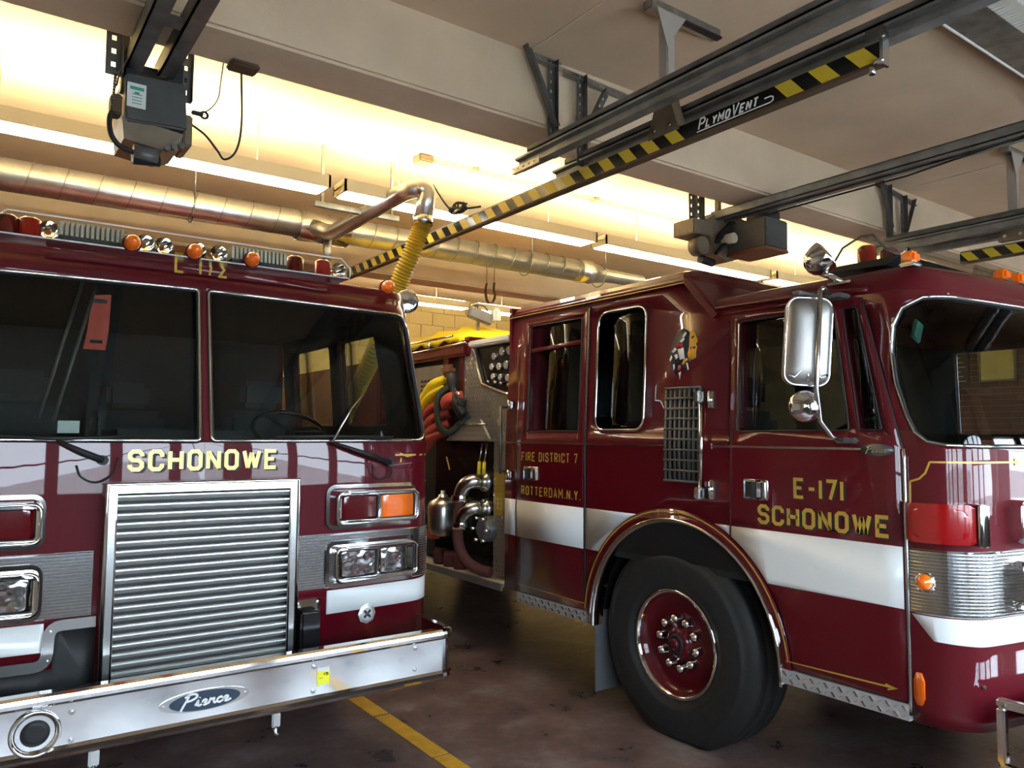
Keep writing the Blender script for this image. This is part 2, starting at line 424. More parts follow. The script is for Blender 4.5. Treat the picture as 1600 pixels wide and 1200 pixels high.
def text(mb, st, s0, s1, z0, z1, sk, off, t, mi=0, slant=0, gap=.35, dz=0, small=None):
    """lettering from s0 to s1, cap height z0..z1, stroke t; dz lifts the far end"""
    tot = sum(WID.get(c, 1)*(small if (small and i) else 1) for i, c in enumerate(st)) + gap*(len(st)-1)
    u = (s1-s0)/tot; x = s0
    for i, c in enumerate(st):
        k = small if (small and i and c != 'V') else 1
        w = WID.get(c, 1)*k*u; h = (z1-z0)*k; lift = dz*(x-s0)/(s1-s0)
        for pl in GL[c]:
            cl = pl[-1] == 'c'; pp = pl[:-1] if cl else pl
            q = []
            for a, b in pp:
                zz = t/2 + b*(h-t); xx = x + t/2 + a*(w-t) if c not in 'I1' else x + a*w
                q.append((xx + slant*zz, z0 + lift + zz))
            ribbon(mb, q, t, sk, off, cl, mi, step=9, th=.001)
        x += w + gap*u
    return mb
# ------------------------------------------------------------------ the building
CE = 3.79                        # ceiling height
XL, XR, YF, YB = -2.4, 10.4, -1.0, 10.3
fl = MB().box(XL-.2, XR+.2, YF-.2, YB+.2, -.12, 0).build('floor', 'floor_paint'); struct(fl)
ln = MB()
for a, b in ((1.6, 3.62), (3.64, 4.33), (4.36, 10.1)): ln.box(2.088, 2.19, a, b, .0005, .003)
ln.build('painted_line', 'floor_line', fl, 'worn yellow stripe painted on the concrete')
cl = MB().box(XL-.2, XR+.2, YF-.2, YB+.2, CE, CE+.15).build('ceiling', 'ceiling_paint'); struct(cl)
for y0, y1 in ((3.24, 3.56), (7.28, 7.60)):
    MB().cbox(XL, XR, y0, y1, 3.40, CE+.02, .015).build('beam', 'concrete_beam', cl)
for x in (2.40, 6.3): MB().box(x-.006, x+.006, YF, 3.24, CE-.004, CE+.01).build('joint_strip', 'concrete_beam', cl)
struct(MB().box(XL-.2, XL, YF-.2, YB+.2, 0, CE).build('wall_left', 'wall_inner'))
struct(MB().box(XR, XR+.2, YF-.2, YB+.2, 0, CE).build('wall_right', 'wall_inner'))
wb = struct(MB().box(XL, XR, YB, YB+.2, 0, CE).build('wall_back', 'wall_cream'))
blk = None
for r in range(8):
    z = 2.2 + r*.2
    for i in range(8):
        x = 4.2 + i*.4 + (.2 if r % 2 else 0)
        if blk is None: blk = MB().cbox(x+.004, x+.396, YB-.03, YB+.01, z+.004, z+.196, .004).build('block', 'wall_cream', wb); bx, bz = x, z
        else: inst(blk, (x-bx, 0, z-bz))
# front wall behind the camera with three glazed overhead doors
DOORS = ((-.66, 2.49), (2.78, 5.93), (6.25, 9.4)); DH = 3.05
mb = MB(); xs = [XL] + [v for d in DOORS for v in d] + [XR]
for a, b in zip(xs[::2], xs[1::2]): mb.box(a, b, YF-.2, YF, 0, CE)
for a, b in DOORS: mb.box(a, b, YF-.2, YF, DH, CE)
struct(mb.build('wall_front', 'wall_inner'))
for i, (a, b) in enumerate(DOORS):
    d = MB(); h = DH/6; w = (b-a)/4
    d.box(a, b, YF-.16, YF-.11, 0, 1.10); d.box(a, b, YF-.16, YF-.11, 2.66, DH); d.box(a, b, YF-.15, YF-.12, 1.85, 1.91)
    for k in range(5): d.box(max(a, a+k*w-.08), min(b, a+k*w+.08), YF-.155, YF-.115, 1.10, 2.66)
    o = struct(d.build('door_%d' % (i+1), 'door_frame'))
    first = None
    for r in range(2):
        for c in range(4):
            if first is None: first = MB().box(a+c*w+.08, a+(c+1)*w-.08, YF-.138, YF-.134, 1.10, 1.85).build('pane', 'door_pane', o)
            else: inst(first, (c*w, 0, r*.81))
struct(MB().box(-30, 40, -45, YF-.2, -.2, -.03).build('driveway', 'asphalt'))  # driveway ground outside the doors, unseen, for reflections and bounced daylight

# ------------------------------------------------------------------ fluorescent fixtures
def fixture(x0, x1, y, z, lit, label, group):
    t = empty('light_fixture', ((x0+x1)/2, y+.1, z), label, 'light', group)
    w = .20
    hb = MB()
    hb.box(x0, x1, y, y+.012, z-.085, z); hb.box(x0, x1, y+w-.012, y+w, z-.085, z)
    hb.box(x0, x0+.015, y, y+w, z-.085, z); hb.box(x1-.015, x1, y, y+w, z-.085, z)
    hb.box(x0, x1, y+.012, y+w-.012, z-.045, z-.035)
    hb.build('housing', 'fixture_paint', t)
    MB().box(x0+.03, x1-.03, y+.012, y+w-.012, z-.09, z-.05).build('lens', 'lens_light' if lit else 'white_plastic', t)
    for q in (.06, .14): MB().tube([(x0+.05, y+q, z-.005), (x1-.05, y+q, z-.005)], .019, 8).build('tube', 'tube_light' if lit else 'white_plastic', t)
    for q in (.2, .8):
        xx = x0 + (x1-x0)*q
        MB().tube([(xx, y+.1, z-.03), (xx, y+.1, CE+.005)], .0025, 5).build('hanger_wire', 'cable_grey', t)
    return t
FX = [(-2.25, -.46), (-.40, 1.93), (2.03, 4.33), (4.43, 6.74), (6.84, 9.15)]
LB = ['lit fluorescent fixture at the far left end of the front row', 'lit fluorescent fixture above the left fire truck behind the grey door opener', 'lit fluorescent fixture behind the black and yellow striped exhaust rail',
      'lit fluorescent fixture above the right fire truck cab', 'lit fluorescent fixture at the right end of the front row']
for (a, b), l in zip(FX, LB): fixture(a, b, 4.83, 3.45, True, l, 'front row of fluorescent fixtures')
for (a, b), l in zip([(.6, 2.9), (3.0, 5.3), (5.4, 7.7)], ['lit fluorescent fixture of the far row hidden behind the left truck light bar', 'lit fluorescent fixture of the far row seen between the two trucks', 'lit fluorescent fixture of the far row above the right truck crew cab roof']):
    fixture(a, b, 8.38, 3.45, True, l, 'far row of fluorescent fixtures')
t = empty('light_fixture', (4.8, 1.56, CE), 'unlit fluorescent fixture with white louver teeth at the upper right corner', 'light')
MB().box(3.60, 6.0, 1.50, 1.70, 3.70, CE).build('housing', 'galvanised', t)
MB().box(3.60, 6.0, 1.40, 1.50, 3.74, CE).build('reflector', 'white_plastic', t)
to = None
for k in range(80):
    x = 3.61 + k*.03
    if to is None: to = MB().prism([(x, 1.505, 3.695), (x+.02, 1.505, 3.695), (x+.01, 1.43, 3.695)], (0, 0, .05)).build('louver_tooth', 'white_plastic', t); tx = x
    else: inst(to, (x-tx, 0, 0))
MB().tube([(3.6, 1.70, 3.70), (6.0, 1.70, 3.70)], .008, 6).build('edge_trim', 'white_plastic', t)

# ------------------------------------------------------------------ ventilation duct with tee and hose arm
du = empty('ventilation_duct', (2.8, 5.9, CE), 'long round spiral metal duct hanging under the ceiling behind the left truck', 'duct')
DZ, DR = 3.375, .108
MB().tube([(XL+.05, 5.9, DZ-.005), (5.05, 5.9, DZ+.02)], DR, 28).build('duct_pipe', 'duct_metal', du)
seam = None
for k in range(36):
    x = XL + .2 + k*.205
    if seam is None:
        seam = MB().tube([(x + .03*math.sin(a), 5.9+(DR+.002)*math.cos(a), DZ+(DR+.002)*math.sin(a)) for a in [2*PI*i/24 for i in range(24)]], .004, 5, True).build('seam_ring', 'galvanised', du); sx = x
    else: inst(seam, (x-sx, 0, (x-sx)*.0034))
MB().lathe([(DR, 0), (DR+.012, .0), (DR+.012, .16), (DR, .17), (.07, .42), (.07, .9)], (5.02, 5.9, DZ+.02), (1, 0, 0), 24).build('reducer', 'duct_metal', du)
tee = MB(); tee.lathe([(.112, 0), (.122, 0), (.122, .42), (.112, .42)], (2.08, 5.9, DZ), (1, 0, 0), 24)
tee.build('tee_collar', 'steel', du)
def arc_pts(pts, r, n=6):
    out = [Vector(pts[0])]
    for i in range(1, len(pts)-1):
        p, a, b = Vector(pts[i]), Vector(pts[i-1]), Vector(pts[i+1]); s = p+(a-p).normalized()*r; e = p+(b-p).normalized()*r
        for k in range(n+1):
            f = k/n; out.append(s*(1-f)**2 + p*2*f*(1-f) + e*f*f)
    out.append(Vector(pts[-1])); return out
MB().tube(arc_pts([(2.18, 5.82, 3.36), (2.30, 5.72, 3.30), (2.42, 4.66, 3.40), (2.55, 4.60, 3.43), (2.52, 4.62, 3.19)], .075, 8), .062, 20).build('branch_pipe', 'duct_metal', du)
MB().tube([(2.30, 5.80, 3.28), (2.30, 5.80, 3.06)], .035, 12).build('drain_pipe', 'galvanised', du)
for x in (1.28, 4.35, 5.3):
    b = MB(); b.tube([(x, 5.79, CE), (x, 5.79, DZ)], .006, 6); b.tube([(x, 5.9+.115*math.cos(a), DZ+.115*math.sin(a)) for a in [2*PI*i/20 for i in range(20)]], .006, 6, True)
    b.build('hanger_strap', 'galvanised', du)
sb = MB(); sb.cbox(1.95, 2.62, 5.17, 5.21, 3.33, 3.37, .004); sb.box(2.0, 2.02, 5.18, 5.2, 3.36, CE); sb.box(2.55, 2.57, 5.18, 5.2, 3.36, CE)
tag(sb.build('strut_channel', 'galvanised'), 'short metal strut channel hung beside the duct tee', 'strut')
# yellow exhaust hose
hp = [(2.52, 4.62, 3.20), (2.505, 4.63, 3.12), (2.475, 4.68, 2.98), (2.44, 4.76, 2.82), (2.42, 4.84, 2.68), (2.42, 5.0, 2.50), (2.44, 5.2, 2.30), (2.45, 5.45, 2.10), (2.46, 5.75, 1.85), (2.46, 6.0, 1.5), (2.46, 6.2, 1.1), (2.46, 6.35, .75), (2.44, 6.5, .5)]
def catmull(P, n=6):
    P = [Vector(p) for p in P]; Q = [P[0]*2-P[1]] + P + [P[-1]*2-P[-2]]; out = []
    for i in range(1, len(Q)-2):
        a, b, c, d = Q[i-1:i+3]
        for k in range(n):
            t = k/n; out.append(.5*((2*b)+(c-a)*t+(2*a-5*b+4*c-d)*t*t+(3*b-a-3*c+d)*t**3))
    out.append(P[-1]); return out
hs = empty('exhaust_hose', (2.44, 6.5, 0), 'yellow corrugated exhaust hose dropping from the metal pipe elbow', 'hose')
cp = catmull(hp, 15); cp = [p for p in cp]
hm = MB().tube(cp, [.069 if i % 2 else .053 for i in range(len(cp))], 20); hm.sm = [False]*len(hm.sm)
hm.build('corrugated_tube', 'hose_yellow', hs)
MB().lathe([(.066, 0), (.07, .0), (.07, .06), (.066, .06)], (2.52, 4.62, 3.16), (0, 0, 1), 20).build('clamp', 'steel', hs)

# ------------------------------------------------------------------ striped exhaust rails
def exhaust_rail(x, y0, y1, z, lab, writing, tpost):
    t = empty('exhaust_rail', (x, (y0+y1)/2, z), lab, 'rail')
    MB().cbox(x-.022, x+.010, y0, y1, z+.008, z+.10, .004).build('rail_body', 'aluminium', t)
    lip = MB().box(x-.032, x+.012, y0, y1, z, z+.012); lip.build('bottom_lip', 'strap_brown', t)
    F = Flat((x-.022, 0, 0), (0, -1, 0), (0, 0, 1))         # s = -y
    blk_ = MB(); panel(blk_, [[(-y1, z+.016), (-y0, z+.016), (-y0, z+.088), (-y1, z+.088)]], F, .002, .002); blk_.build('black_tape', 'black_gloss', t)
    p = .156; k = 0; h0, h1 = z+.017, z+.087; sl = .06
    tx0, tx1 = writing if writing else (9, 9)
    a = -y1
    while a < -y0 - .02:
        b = min(a + p/2, -y0)
        mid = -(a+b)/2
        if not (writing and tx1-.02 < mid < tx0+.06):
            yl = MB(); panel(yl, [[(a, h1), (a+sl, h0), (min(b+sl, -y0), h0), (b, h1)]] if b+sl <= -y0+.001 else [[(a, h1), (min(a+sl, -y0), h0), (-y0, h0), (-y0, h1-.01), (b, h1)]], F, .003, .001); yl.build('yellow_stripe', 'hazard_yellow', t, fix=False)
        a += p
    if writing:
        w = MB(); text(w, 'PLYMOVENT', -tx0, -tx1-.075, z+.032, z+.086, F, .004, .0078, 0, slant=.28, gap=.20, small=.76)
        ribbon(w, [(-tx0-.005, z+.026), (-tx1+.0, z+.026), (-tx1+.012, z+.032), (-tx1+.012, z+.046), (-tx1-.0, z+.052), (-tx1-.03, z+.052)], .005, F, .004)
        w.build('lettering', 'pin_white', t, 'white italic lettering reading PLYMOVENT')
    e = MB(); e.box(x-.03, x+.015, y0-.012, y0, z-.004, z+.13); e.box(x-.035, x-.02, y0-.02, y0+.05, z+.10, z+.14)
    e.tube([(x-.03, y0+.03, z-.004), (x-.03, y0+.03, z-.03)], .012, 8); e.tube([(x-.03, y0-.02, z+.01), (x-.03, y0+.02, z+.01)], .012, 8)
    e.build('end_bracket', 'steel', t)
    # T hanger fixed to the ceiling
    px, py = tpost
    MB().cbox(px-.13, px+.37, py-.03, py+.03, CE-.045, CE+.002, .004).build('ceiling_strut', 'galvanised', t)
    MB().box(px-.03, px+.37, py-.035, py+.0, CE-.05, CE-.04).build('strut_slot', 'black', t)
    MB().cbox(px-.028, px+.028, py-.03, py+.03, z+.15, CE-.04, .006).build('post', 'post_grey', t)
    g = MB(); g.prism([(px-.10, py-.031, CE-.04), (px+.10, py-.031, CE-.04), (px+.03, py-.031, CE-.13), (px-.03, py-.031, CE-.22)], (0, -.005, 0)); g.build('gusset', 'post_grey', t)
    g = MB(); g.prism([(px-.03, py-.04, z+.26), (px+.03, py-.04, z+.26), (px+.03, py-.1, z+.09), (px+.03, py+.1, z+.09), (px-.03, py+.1, z+.09)][:0] or [(px-.032, py-.04, z+.27), (px-.032, py+.04, z+.27), (px-.032, py+.10, z+.08), (px-.032, py-.10, z+.08)], (.064, 0, 0)); g.build('foot_bracket', 'opener_tan', t)
    for dy in (-.05, .05):
        MB().disc((px-.036, py+dy, z+.11), (-1, 0, 0), .012, .01, 10).build('bolt', 'steel', t)
    return t
exhaust_rail(2.69, 1.43, 6.25, 3.07, 'black and yellow striped exhaust rail with PLYMOVENT lettering between the trucks', (2.29, 1.90), (2.69, 2.50))
exhaust_rail(6.22, 1.30, 2.74, 3.05, 'short black and yellow striped exhaust rail at the far right behind the roof lights', None, (6.05, 2.30))

# ------------------------------------------------------------------ overhead door tracks
def resize(t, a0, a1, k, skip=()):
    a0, a1 = Vector(a0), Vector(a1); done = set()
    def go(o):
        off = OFF.get(o.name, OFF[t.name])
        if o.type == 'MESH' and o.name.split('.')[0] not in skip and o.data.name not in done:
            done.add(o.data.name)
            for v in o.data.vertices: v.co = a1 + (v.co + OFF[t.name] - a0)*k - OFF[t.name]
        if o.type == 'MESH' and o.name.split('.')[0] not in skip: o.location = o.location*k
        for c in o.children: go(c)
    go(t)
def perforated(mb, p0, p1, w, nrm, holes=True):
    """slotted angle iron from p0 to p1"""
    p0, p1 = Vector(p0), Vector(p1); d = (p1-p0).normalized(); n = Vector(nrm); u = d.cross(n).normalized()
    L = (p1-p0).length; k = max(1, int(L/.05)); st = L/k; e = w*.15
    for s0, s1 in ((-w/2, -e), (e, w/2)):
        mb.prism([p0+u*s0, p0+u*s1, p1+u*s1, p1+u*s0], n*.004)
    for i in range(k):
        a = p0+d*(i*st); b = p0+d*(i*st+st*.62)
        mb.prism([a-u*e, a+u*e, b+u*e, b-u*e], n*.004)
    a = p0+u*(w/2); b = p1+u*(w/2)
    mb.prism([a, b, b+n*w*.8, a+n*w*.8], u*.004)
def door_track(x, z, y0, y1, lab, side, posts, barx=None, big=.06):
    t = empty('door_track', (x, (y0+y1)/2, z), lab, 'track', 'overhead door tracks')
    prof = [(-.03, 0), (.03, 0), (.03, .012), (.008, .016), (.008, .05), (.035, .056), (.035, .068), (-.03, .068), (-.03, .056), (-.002, .05), (-.002, .016), (-.03, .012)]
    MB().sweep(prof, [((x, y0, z), (1, 0, 0), (0, 0, 1)), ((x, y1, z), (1, 0, 0), (0, 0, 1))]).build('track_channel', 'track_steel', t)
    a = MB(); a.box(x-.035, x+.035, y0, y1-.12, z+.07, z+.076); a.box(x+.029, x+.035, y0, y1-.12, z+.07, z+.07+big); a.box(x-.035, x-.029, y0, y1-.12, z+.07, z+.10)
    a.build('stiffener_angle', 'dark_steel', t)
    b = MB(); perforated(b, (x-.05, y1-.25, z-.01), (x-.05, y1, z-.01), .03, (1, 0, 0)); b.build('end_plate', 'galvanised', t)
    for (px, py, zt) in posts:
        m = MB(); perforated(m, (px, py, z+.02), (px, py, zt), .045, (0, -1, 0)); m.build('hanger_post', 'dark_steel' if px < x+.1 else 'galvanised', t)
    return t, z
t1, z = door_track(2.49, 3.20, -.7, 3.44, 'dark overhead door track ending above the gap left of the PLYMOVENT rail', 1, [(2.535, 3.21, 3.77)])
m = MB(); perforated(m, (2.36, 3.20, 3.80), (2.57, 3.20, 3.40), .05, (0, -1, 0)); m.build('diagonal_brace', 'dark_steel', t1)
t2, z = door_track(2.775, 3.195, -.7, 3.46, 'overhead door track running right beside the striped exhaust rail', 1, [(2.735, 3.20, 3.74)])
m = MB(); perforated(m, (2.92, 3.19, 3.68), (2.77, 3.19, 3.40), .045, (0, -1, 0)); m.build('diagonal_brace', 'dark_steel', t2)
m = MB(); perforated(m, (2.42, 3.225, 3.765), (2.62, 3.225, 3.765), .05, (0, -1, 0)); m.build('wall_bar', 'galvanised', t1)
m = MB(); perforated(m, (2.64, 3.225, 3.74), (3.16, 3.225, 3.72), .045, (0, -1, 0)); m.build('wall_bar', 'galvanised', t2)
t3, z = door_track(5.95, 3.20, -.7, 3.3, 'overhead door track at the right edge ending above the right truck roof', 1, [(6.02, 3.21, 3.77)])
t4, z = door_track(6.22, 3.195, -.7, 3.3, 'second overhead door track at the right edge beside the roof lights', 1, [(6.24, 3.20, 3.72)])
m = MB(); perforated(m, (5.92, 3.20, 3.78), (6.06, 3.20, 3.42), .05, (0, -1, 0)); m.build('diagonal_brace', 'dark_steel', t3)
m = MB(); perforated(m, (6.42, 3.19, 3.70), (6.27, 3.19, 3.40), .045, (0, -1, 0)); m.build('diagonal_brace', 'dark_steel', t4)
m = MB(); perforated(m, (5.88, 3.225, 3.765), (6.48, 3.225, 3.70), .045, (0, -1, 0)); m.build('wall_bar', 'dark_steel', t4)

# ------------------------------------------------------------------ door openers
t = empty('door_opener', (.62, 3.3, 3.40), 'grey overhead door opener with a white label hanging at the upper left', 'door opener', 'door openers')
y = 3.30
a = MB(); perforated(a, (.405, y-.02, 3.10), (.405, y-.02, 3.42), .055, (0, -1, 0)); perforated(a, (.435, y, 3.05), (.435, y, 3.42), .04, (1, 0, 0)); a.build('hanger_angle', 'dark_steel', t)
a = MB(); perforated(a, (.672, y-.02, 3.06), (.672, y-.02, 3.42), .04, (0, -1, 0)); a.build('hanger_angle', 'dark_steel', t)
a = MB()
for x in (.525, .655):
    a.box(x-.032, x-.024, -.6, 3.70, 3.29, 3.37); a.box(x-.032, x+.034, -.6, 3.70, 3.29, 3.296); a.box(x-.032, x+.034, -.6, 3.70, 3.364, 3.37)
for k in range(8):
    yy = -.3 + k*.48; a.box(.51, .67, yy, yy+.10, 3.297, 3.303)
a.build('trolley_rail', 'dark_steel', t)
a = MB(); a.box(.42, .68, y-.02, y+.02, 3.14, 3.17); a.box(.45, .5, y-.03, y+.03, 3.10, 3.21); a.box(.6, .66, y-.03, y+.03, 3.08, 3.21); a.build('mounting_bar', 'black', t)
Rz = Matrix.Rotation(math.radians(-3), 3, 'Y')
MB().cbox(.448, .672, y-.06, y+.26, 2.925, 3.115, .008, R=Rz).build('gear_cover', 'opener_grey', t)
lb = MB(); lb.box(.452, .520, y-.0645, y-.0595, 2.975, 3.072); lb = lb.build('paper_label', 'white_card', t, 'white paper label with green print')
pr_ = MB(); pr_.box(.462, .512, y-.0655, y-.064, 3.045, 3.058)
for k in range(4): pr_.box(.47, .505, y-.0655, y-.064, 2.99+k*.012, 2.993+k*.012)
pr_.box(.478, .496, y-.0655, y-.064, 3.028, 3.038); pr_.build('print', 'label_green', lb)
MB().prism([(.44, y-.05, 2.935), (.665, y-.05, 2.915), (.66, y-.03, 2.865), (.60, y-.01, 2.845), (.455, y-.01, 2.862)], (0, .24, 0)).build('lower_housing', 'opener_tan', t)
MB().cbox(.668, .702, y-.04, y+.14, 2.875, 3.005, .006).build('side_box', 'opener_tan', t)
MB().tube([(.49, y+.0, 2.815), (.58, y+.0, 2.815)], .035, 14).build('motor_sprocket', 'dark_steel', t)
a = MB(); a.tube([(.49, y, 2.79), (.59, y, 2.80)], .022, 10); a.build('brake_drum', 'black', t)
for k in range(3): MB().disc((.61+.025*k, y-.03, 2.845+.012*k), (0, -1, 0), .012, .02, 10).build('cover_bolt', 'dark_steel', t)
MB().tube(catmull([(.43, y-.03, 2.98), (.40, y-.04, 2.93), (.405, y-.04, 2.86), (.44, y-.03, 2.82), (.49, y-.02, 2.81)]), .010, 8).build('conduit_loop', 'black', t)
MB().cbox(.40, .44, y-.05, y+.02, 2.94, 3.02, .006).build('limit_switch', 'strap_brown', t)
ch = None
for k in range(12):
    z = 3.10 - k*.012
    if ch is None: ch = MB().disc((.412, y-.045, z), (0, 0, 1), .006, .008, 8).build('chain_link', 'dark_steel', t); cz = z
    else: inst(ch, (-.0005*k, 0, z-cz))
a = MB(); a.cbox(.70, .745, y-.03, y-.01, 3.02, 3.035, .003); a.tube([(.75+.014*math.cos(q), y-.02, 3.027+.014*math.sin(q)) for q in [2*PI*i/12 for i in range(12)]], .005, 6, True); a.build('release_lever', 'black', t)
MB().tube(catmull([(.42, y-.02, 3.06), (.43, y-.03, 3.12), (.455, y-.1, 3.18), (.46, y-.3, 3.24)]), .004, 6).build('pull_wire', 'opener_tan', t)
resize(t, (.56, 3.30, 3.0), (.618, 3.642, 3.135), 1.104, ('trolley_rail',))
cb = MB().tube(catmull([(.773, 3.64, 3.118), (.84, 3.64, 3.08), (.895, 3.64, 3.02), (.93, 3.64, 2.985), (.975, 3.62, 3.03), (.985, 3.58, 3.15), (.965, 3.54, 3.395)]), .005, 6).build('power_cable', 'cable')
tag(cb, 'thin dark power cable looping from the left opener up to the beam', 'cable')
pl = MB().cbox(.90, 1.03, 3.46, 3.56, 3.375, 3.40, .008).build('outlet_plate', 'strap_brown'); tag(pl, 'small brown outlet box under the ceiling beam at the left', 'outlet box')
tag(MB().tube(catmull([(.83, 3.62, 3.18), (.86, 3.62, 3.21), (.885, 3.61, 3.26), (.89, 3.60, 3.33), (.895, 3.58, 3.42)]), .0035, 6).build('thin_wire', 'cable_grey'), 'thin grey wire curling from the left opener lever to the beam', 'cable')

t = empty('door_opener', (4.1, 3.3, 3.40), 'tan and grey overhead door opener hanging above the right truck crew cab', 'door opener', 'door openers')
y = 3.35
Ry = Matrix.Rotation(math.radians(10), 3, 'Z')
a = MB(); perforated(a, (3.86, y+.03, 3.08), (3.86, y+.03, 3.42), .045, (0, -1, 0)); a.build('hanger_angle', 'dark_steel', t)
a = MB(); perforated(a, (3.93, y+.03, 3.12), (3.93, y+.03, 3.42), .045, (0, -1, 0)); a.build('hanger_angle', 'dark_steel', t)
MB().box(4.10, 4.13, y, y+.03, 3.22, 3.41).build('hanger_bar', 'opener_tan', t)
MB().cbox(3.76, 3.92, y-.08, y+.10, 3.02, 3.12, .006).build('switch_box', 'opener_tan', t)
MB().prism([(3.92, y-.05, 3.14), (4.06, y-.05, 3.22), (4.34, y-.05, 3.20), (4.34, y-.05, 2.95), (4.14, y-.05, 2.885), (3.98, y-.05, 2.93)], (0, .12, 0)).build('side_plate', 'opener_tan', t)
MB().cbox(4.12, 4.36, y-.36, y-.05, 2.93, 3.13, .01).build('gear_cover', 'opener_grey', t)
MB().prism([(4.12, y-.36, 2.935), (4.36, y-.36, 2.935), (4.36, y-.05, 2.935), (4.12, y-.05, 2.935)], (0, .0, -.02)).build('bottom_pan', 'leather', t)
MB().disc((4.075, y-.06, 3.02), (0, -1, 0), .035, .09, 16).build('drive_knob', 'cream_board', t)
a = MB(); a.cbox(3.95, 4.20, y-.09, y-.06, 3.06, 3.085, .004, R=Matrix.Rotation(math.radians(-42), 3, 'Y')); a.cbox(3.97, 4.22, y-.09, y-.06, 3.10, 3.12, .004, R=Matrix.Rotation(math.radians(-42), 3, 'Y')); a.build('tension_arm', 'black', t)
MB().cbox(3.95, 4.09, y-.10, y-.07, 2.945, 2.965, .004, R=Matrix.Rotation(math.radians(-40), 3, 'Y')).build('link_rod', 'black', t)
a = MB(); a.disc((3.85, y, 2.95), (0, -1, 0), .06, .08, 18); a.build('sprocket', 'opener_tan', t)
MB().cbox(3.87, 3.925, y-.05, y+.02, 2.90, 3.03, .006).build('bracket', 'black', t)
MB().tube([(3.89, y-.02, 2.875), (4.01, y-.02, 2.865)], .028, 12).build('brake_drum', 'black', t)
MB().tube([(4.30, y-.30, 3.17), (4.30, y-.12, 3.17)], .06, 16).build('motor', 'black', t)
a = MB(); 
for x in (4.47, 4.57): a.box(x-.027, x-.02, -.6, 3.7, 3.315, 3.375); a.box(x-.027, x+.027, -.6, 3.7, 3.315, 3.321); a.box(x-.027, x+.027, -.6, 3.7, 3.369, 3.375)
a.build('trolley_rail', 'track_steel', t)
MB().tube(catmull([(4.36, y-.3, 3.05), (4.39, y-.3, 3.03), (4.41, y-.3, 2.98), (4.38, y-.3, 2.94)]), .004, 6).build('loop_wire', 'white_plastic', t)
resize(t, (4.1, 3.35, 3.0), (4.55, 3.718, 3.143), 1.11, ('trolley_rail',))
tag(MB().tube([(4.60, 3.32, 3.30), (4.55, 2.3, 3.285), (4.466, 1.638, 3.30), (4.40, -.6, 3.31)], .006, 6).build('pull_rope', 'cable'), 'thin dark rope stretched along the right door opener rail', 'rope')

# ------------------------------------------------------------------ small ceiling items
t = empty('conduit_run', (2.72, 4.96, CE), 'thin twin conduit with a junction box across the bright ceiling', 'conduit')
MB().cbox(2.64, 2.76, 4.90, 5.02, CE-.055, CE+.002, .008).build('junction_box', 'opener_tan', t)
for q in (-.02, .025): MB().tube([(2.75, 4.95+q, CE-.02), (6.5, 4.93+q, CE-.02)], .008, 8).build('conduit_pipe', 'conduit', t)
for x in (3.15, 4.4, 5.6): MB().cbox(x-.02, x+.02, 4.9, 5.0, CE-.032, CE+.002, .004).build('pipe_clip', 'conduit', t)
pts = []
for i in range(75):
    a = 2*PI*i/24; r = .085 + .012*math.sin(i*.7)
    pts.append((2.62+.02*math.sin(i), 4.31 + r*math.cos(a), 3.222 + .03*math.sin(a) + .004*math.sin(i*1.3)))
c = MB().tube(catmull([(2.60, 4.62, 3.46), (2.61, 4.5, 3.32), (2.62, 4.42, 3.24)] + pts[:1] , 4)[:-1] + [Vector(p) for p in pts] + [Vector((2.64, 4.2, 3.20)), Vector((2.66, 4.1, 3.19))], .007, 6).build('cable_coil', 'cable')
tag(c, 'coiled black cable resting on the striped rail beside the hose elbow', 'cable')
m = MB(); P = [(4.60, 6.95, 3.38), (4.585, 6.95, 3.30), (4.60, 6.95, 3.20), (4.64, 6.95, 3.165), (4.69, 6.95, 3.19), (4.71, 6.95, 3.26), (4.695, 6.95, 3.31), (4.70, 6.95, 3.40)]
q = catmull(P, 5); m.sweep([(-.003, -.02), (.003, -.02), (.003, .02), (-.003, .02)], [(p, (q[min(i+1, len(q)-1)]-q[max(i-1, 0)]).cross(Vector((0, 1, 0))).normalized(), (0, 1, 0)) for i, p in enumerate(q)])
m.tube([(4.60, 6.95, 3.37), (4.60, 6.95, CE)], .004, 5); m.tube([(4.70, 6.95, 3.39), (4.70, 6.95, CE)], .004, 5)
tag(m.build('hanging_strap', 'strap_brown'), 'brown strap loop hanging from the ceiling between the trucks', 'strap')

# things on the right wall, seen through the right truck's windows
nb = empty('notice_board', (10.38, 4.2, 2.2), 'yellow wooden notice board on the far right wall seen through the right truck windshield', 'notice board')
MB().cbox(10.36, 10.385, 3.99, 4.39, 2.44, 2.84, .01).build('board', 'board_yellow', nb)
fr_ = MB()
for q in ((3.97, 4.41, 2.42, 2.45), (3.97, 4.41, 2.83, 2.86), (3.97, 4.0, 2.42, 2.86), (4.38, 4.41, 2.42, 2.86)): fr_.box(10.345, 10.385, *q)
fr_.build('board_frame', 'opener_tan', nb)
sg = empty('wall_sign', (10.38, 5.0, 2.2), 'dark sign with rows of white lines beside the yellow notice board', 'sign')
MB().cbox(10.365, 10.385, 4.52, 4.83, 2.38, 2.88, .006).build('sign_panel', 'strap_brown', sg)
for k in range(7): MB().box(10.361, 10.366, 4.56+.03*(k % 3), 4.79, 2.44+k*.06, 2.455+k*.06).build('text_line', 'white_card', sg)
wr = bpy.data.objects['wall_right']; b0 = None
for r in range(17):
    for c in range(17):
        y, z = 2.2 + c*.22 + (.11 if r % 2 else 0), 1.75 + r*.075
        if b0 is None: b0 = MB().cbox(10.385, 10.41, y+.005, y+.215, z+.005, z+.07, .003).build('brick', 'brick', wr); by, bz0 = y, z
        else: inst(b0, (0, y-by, z-bz0))
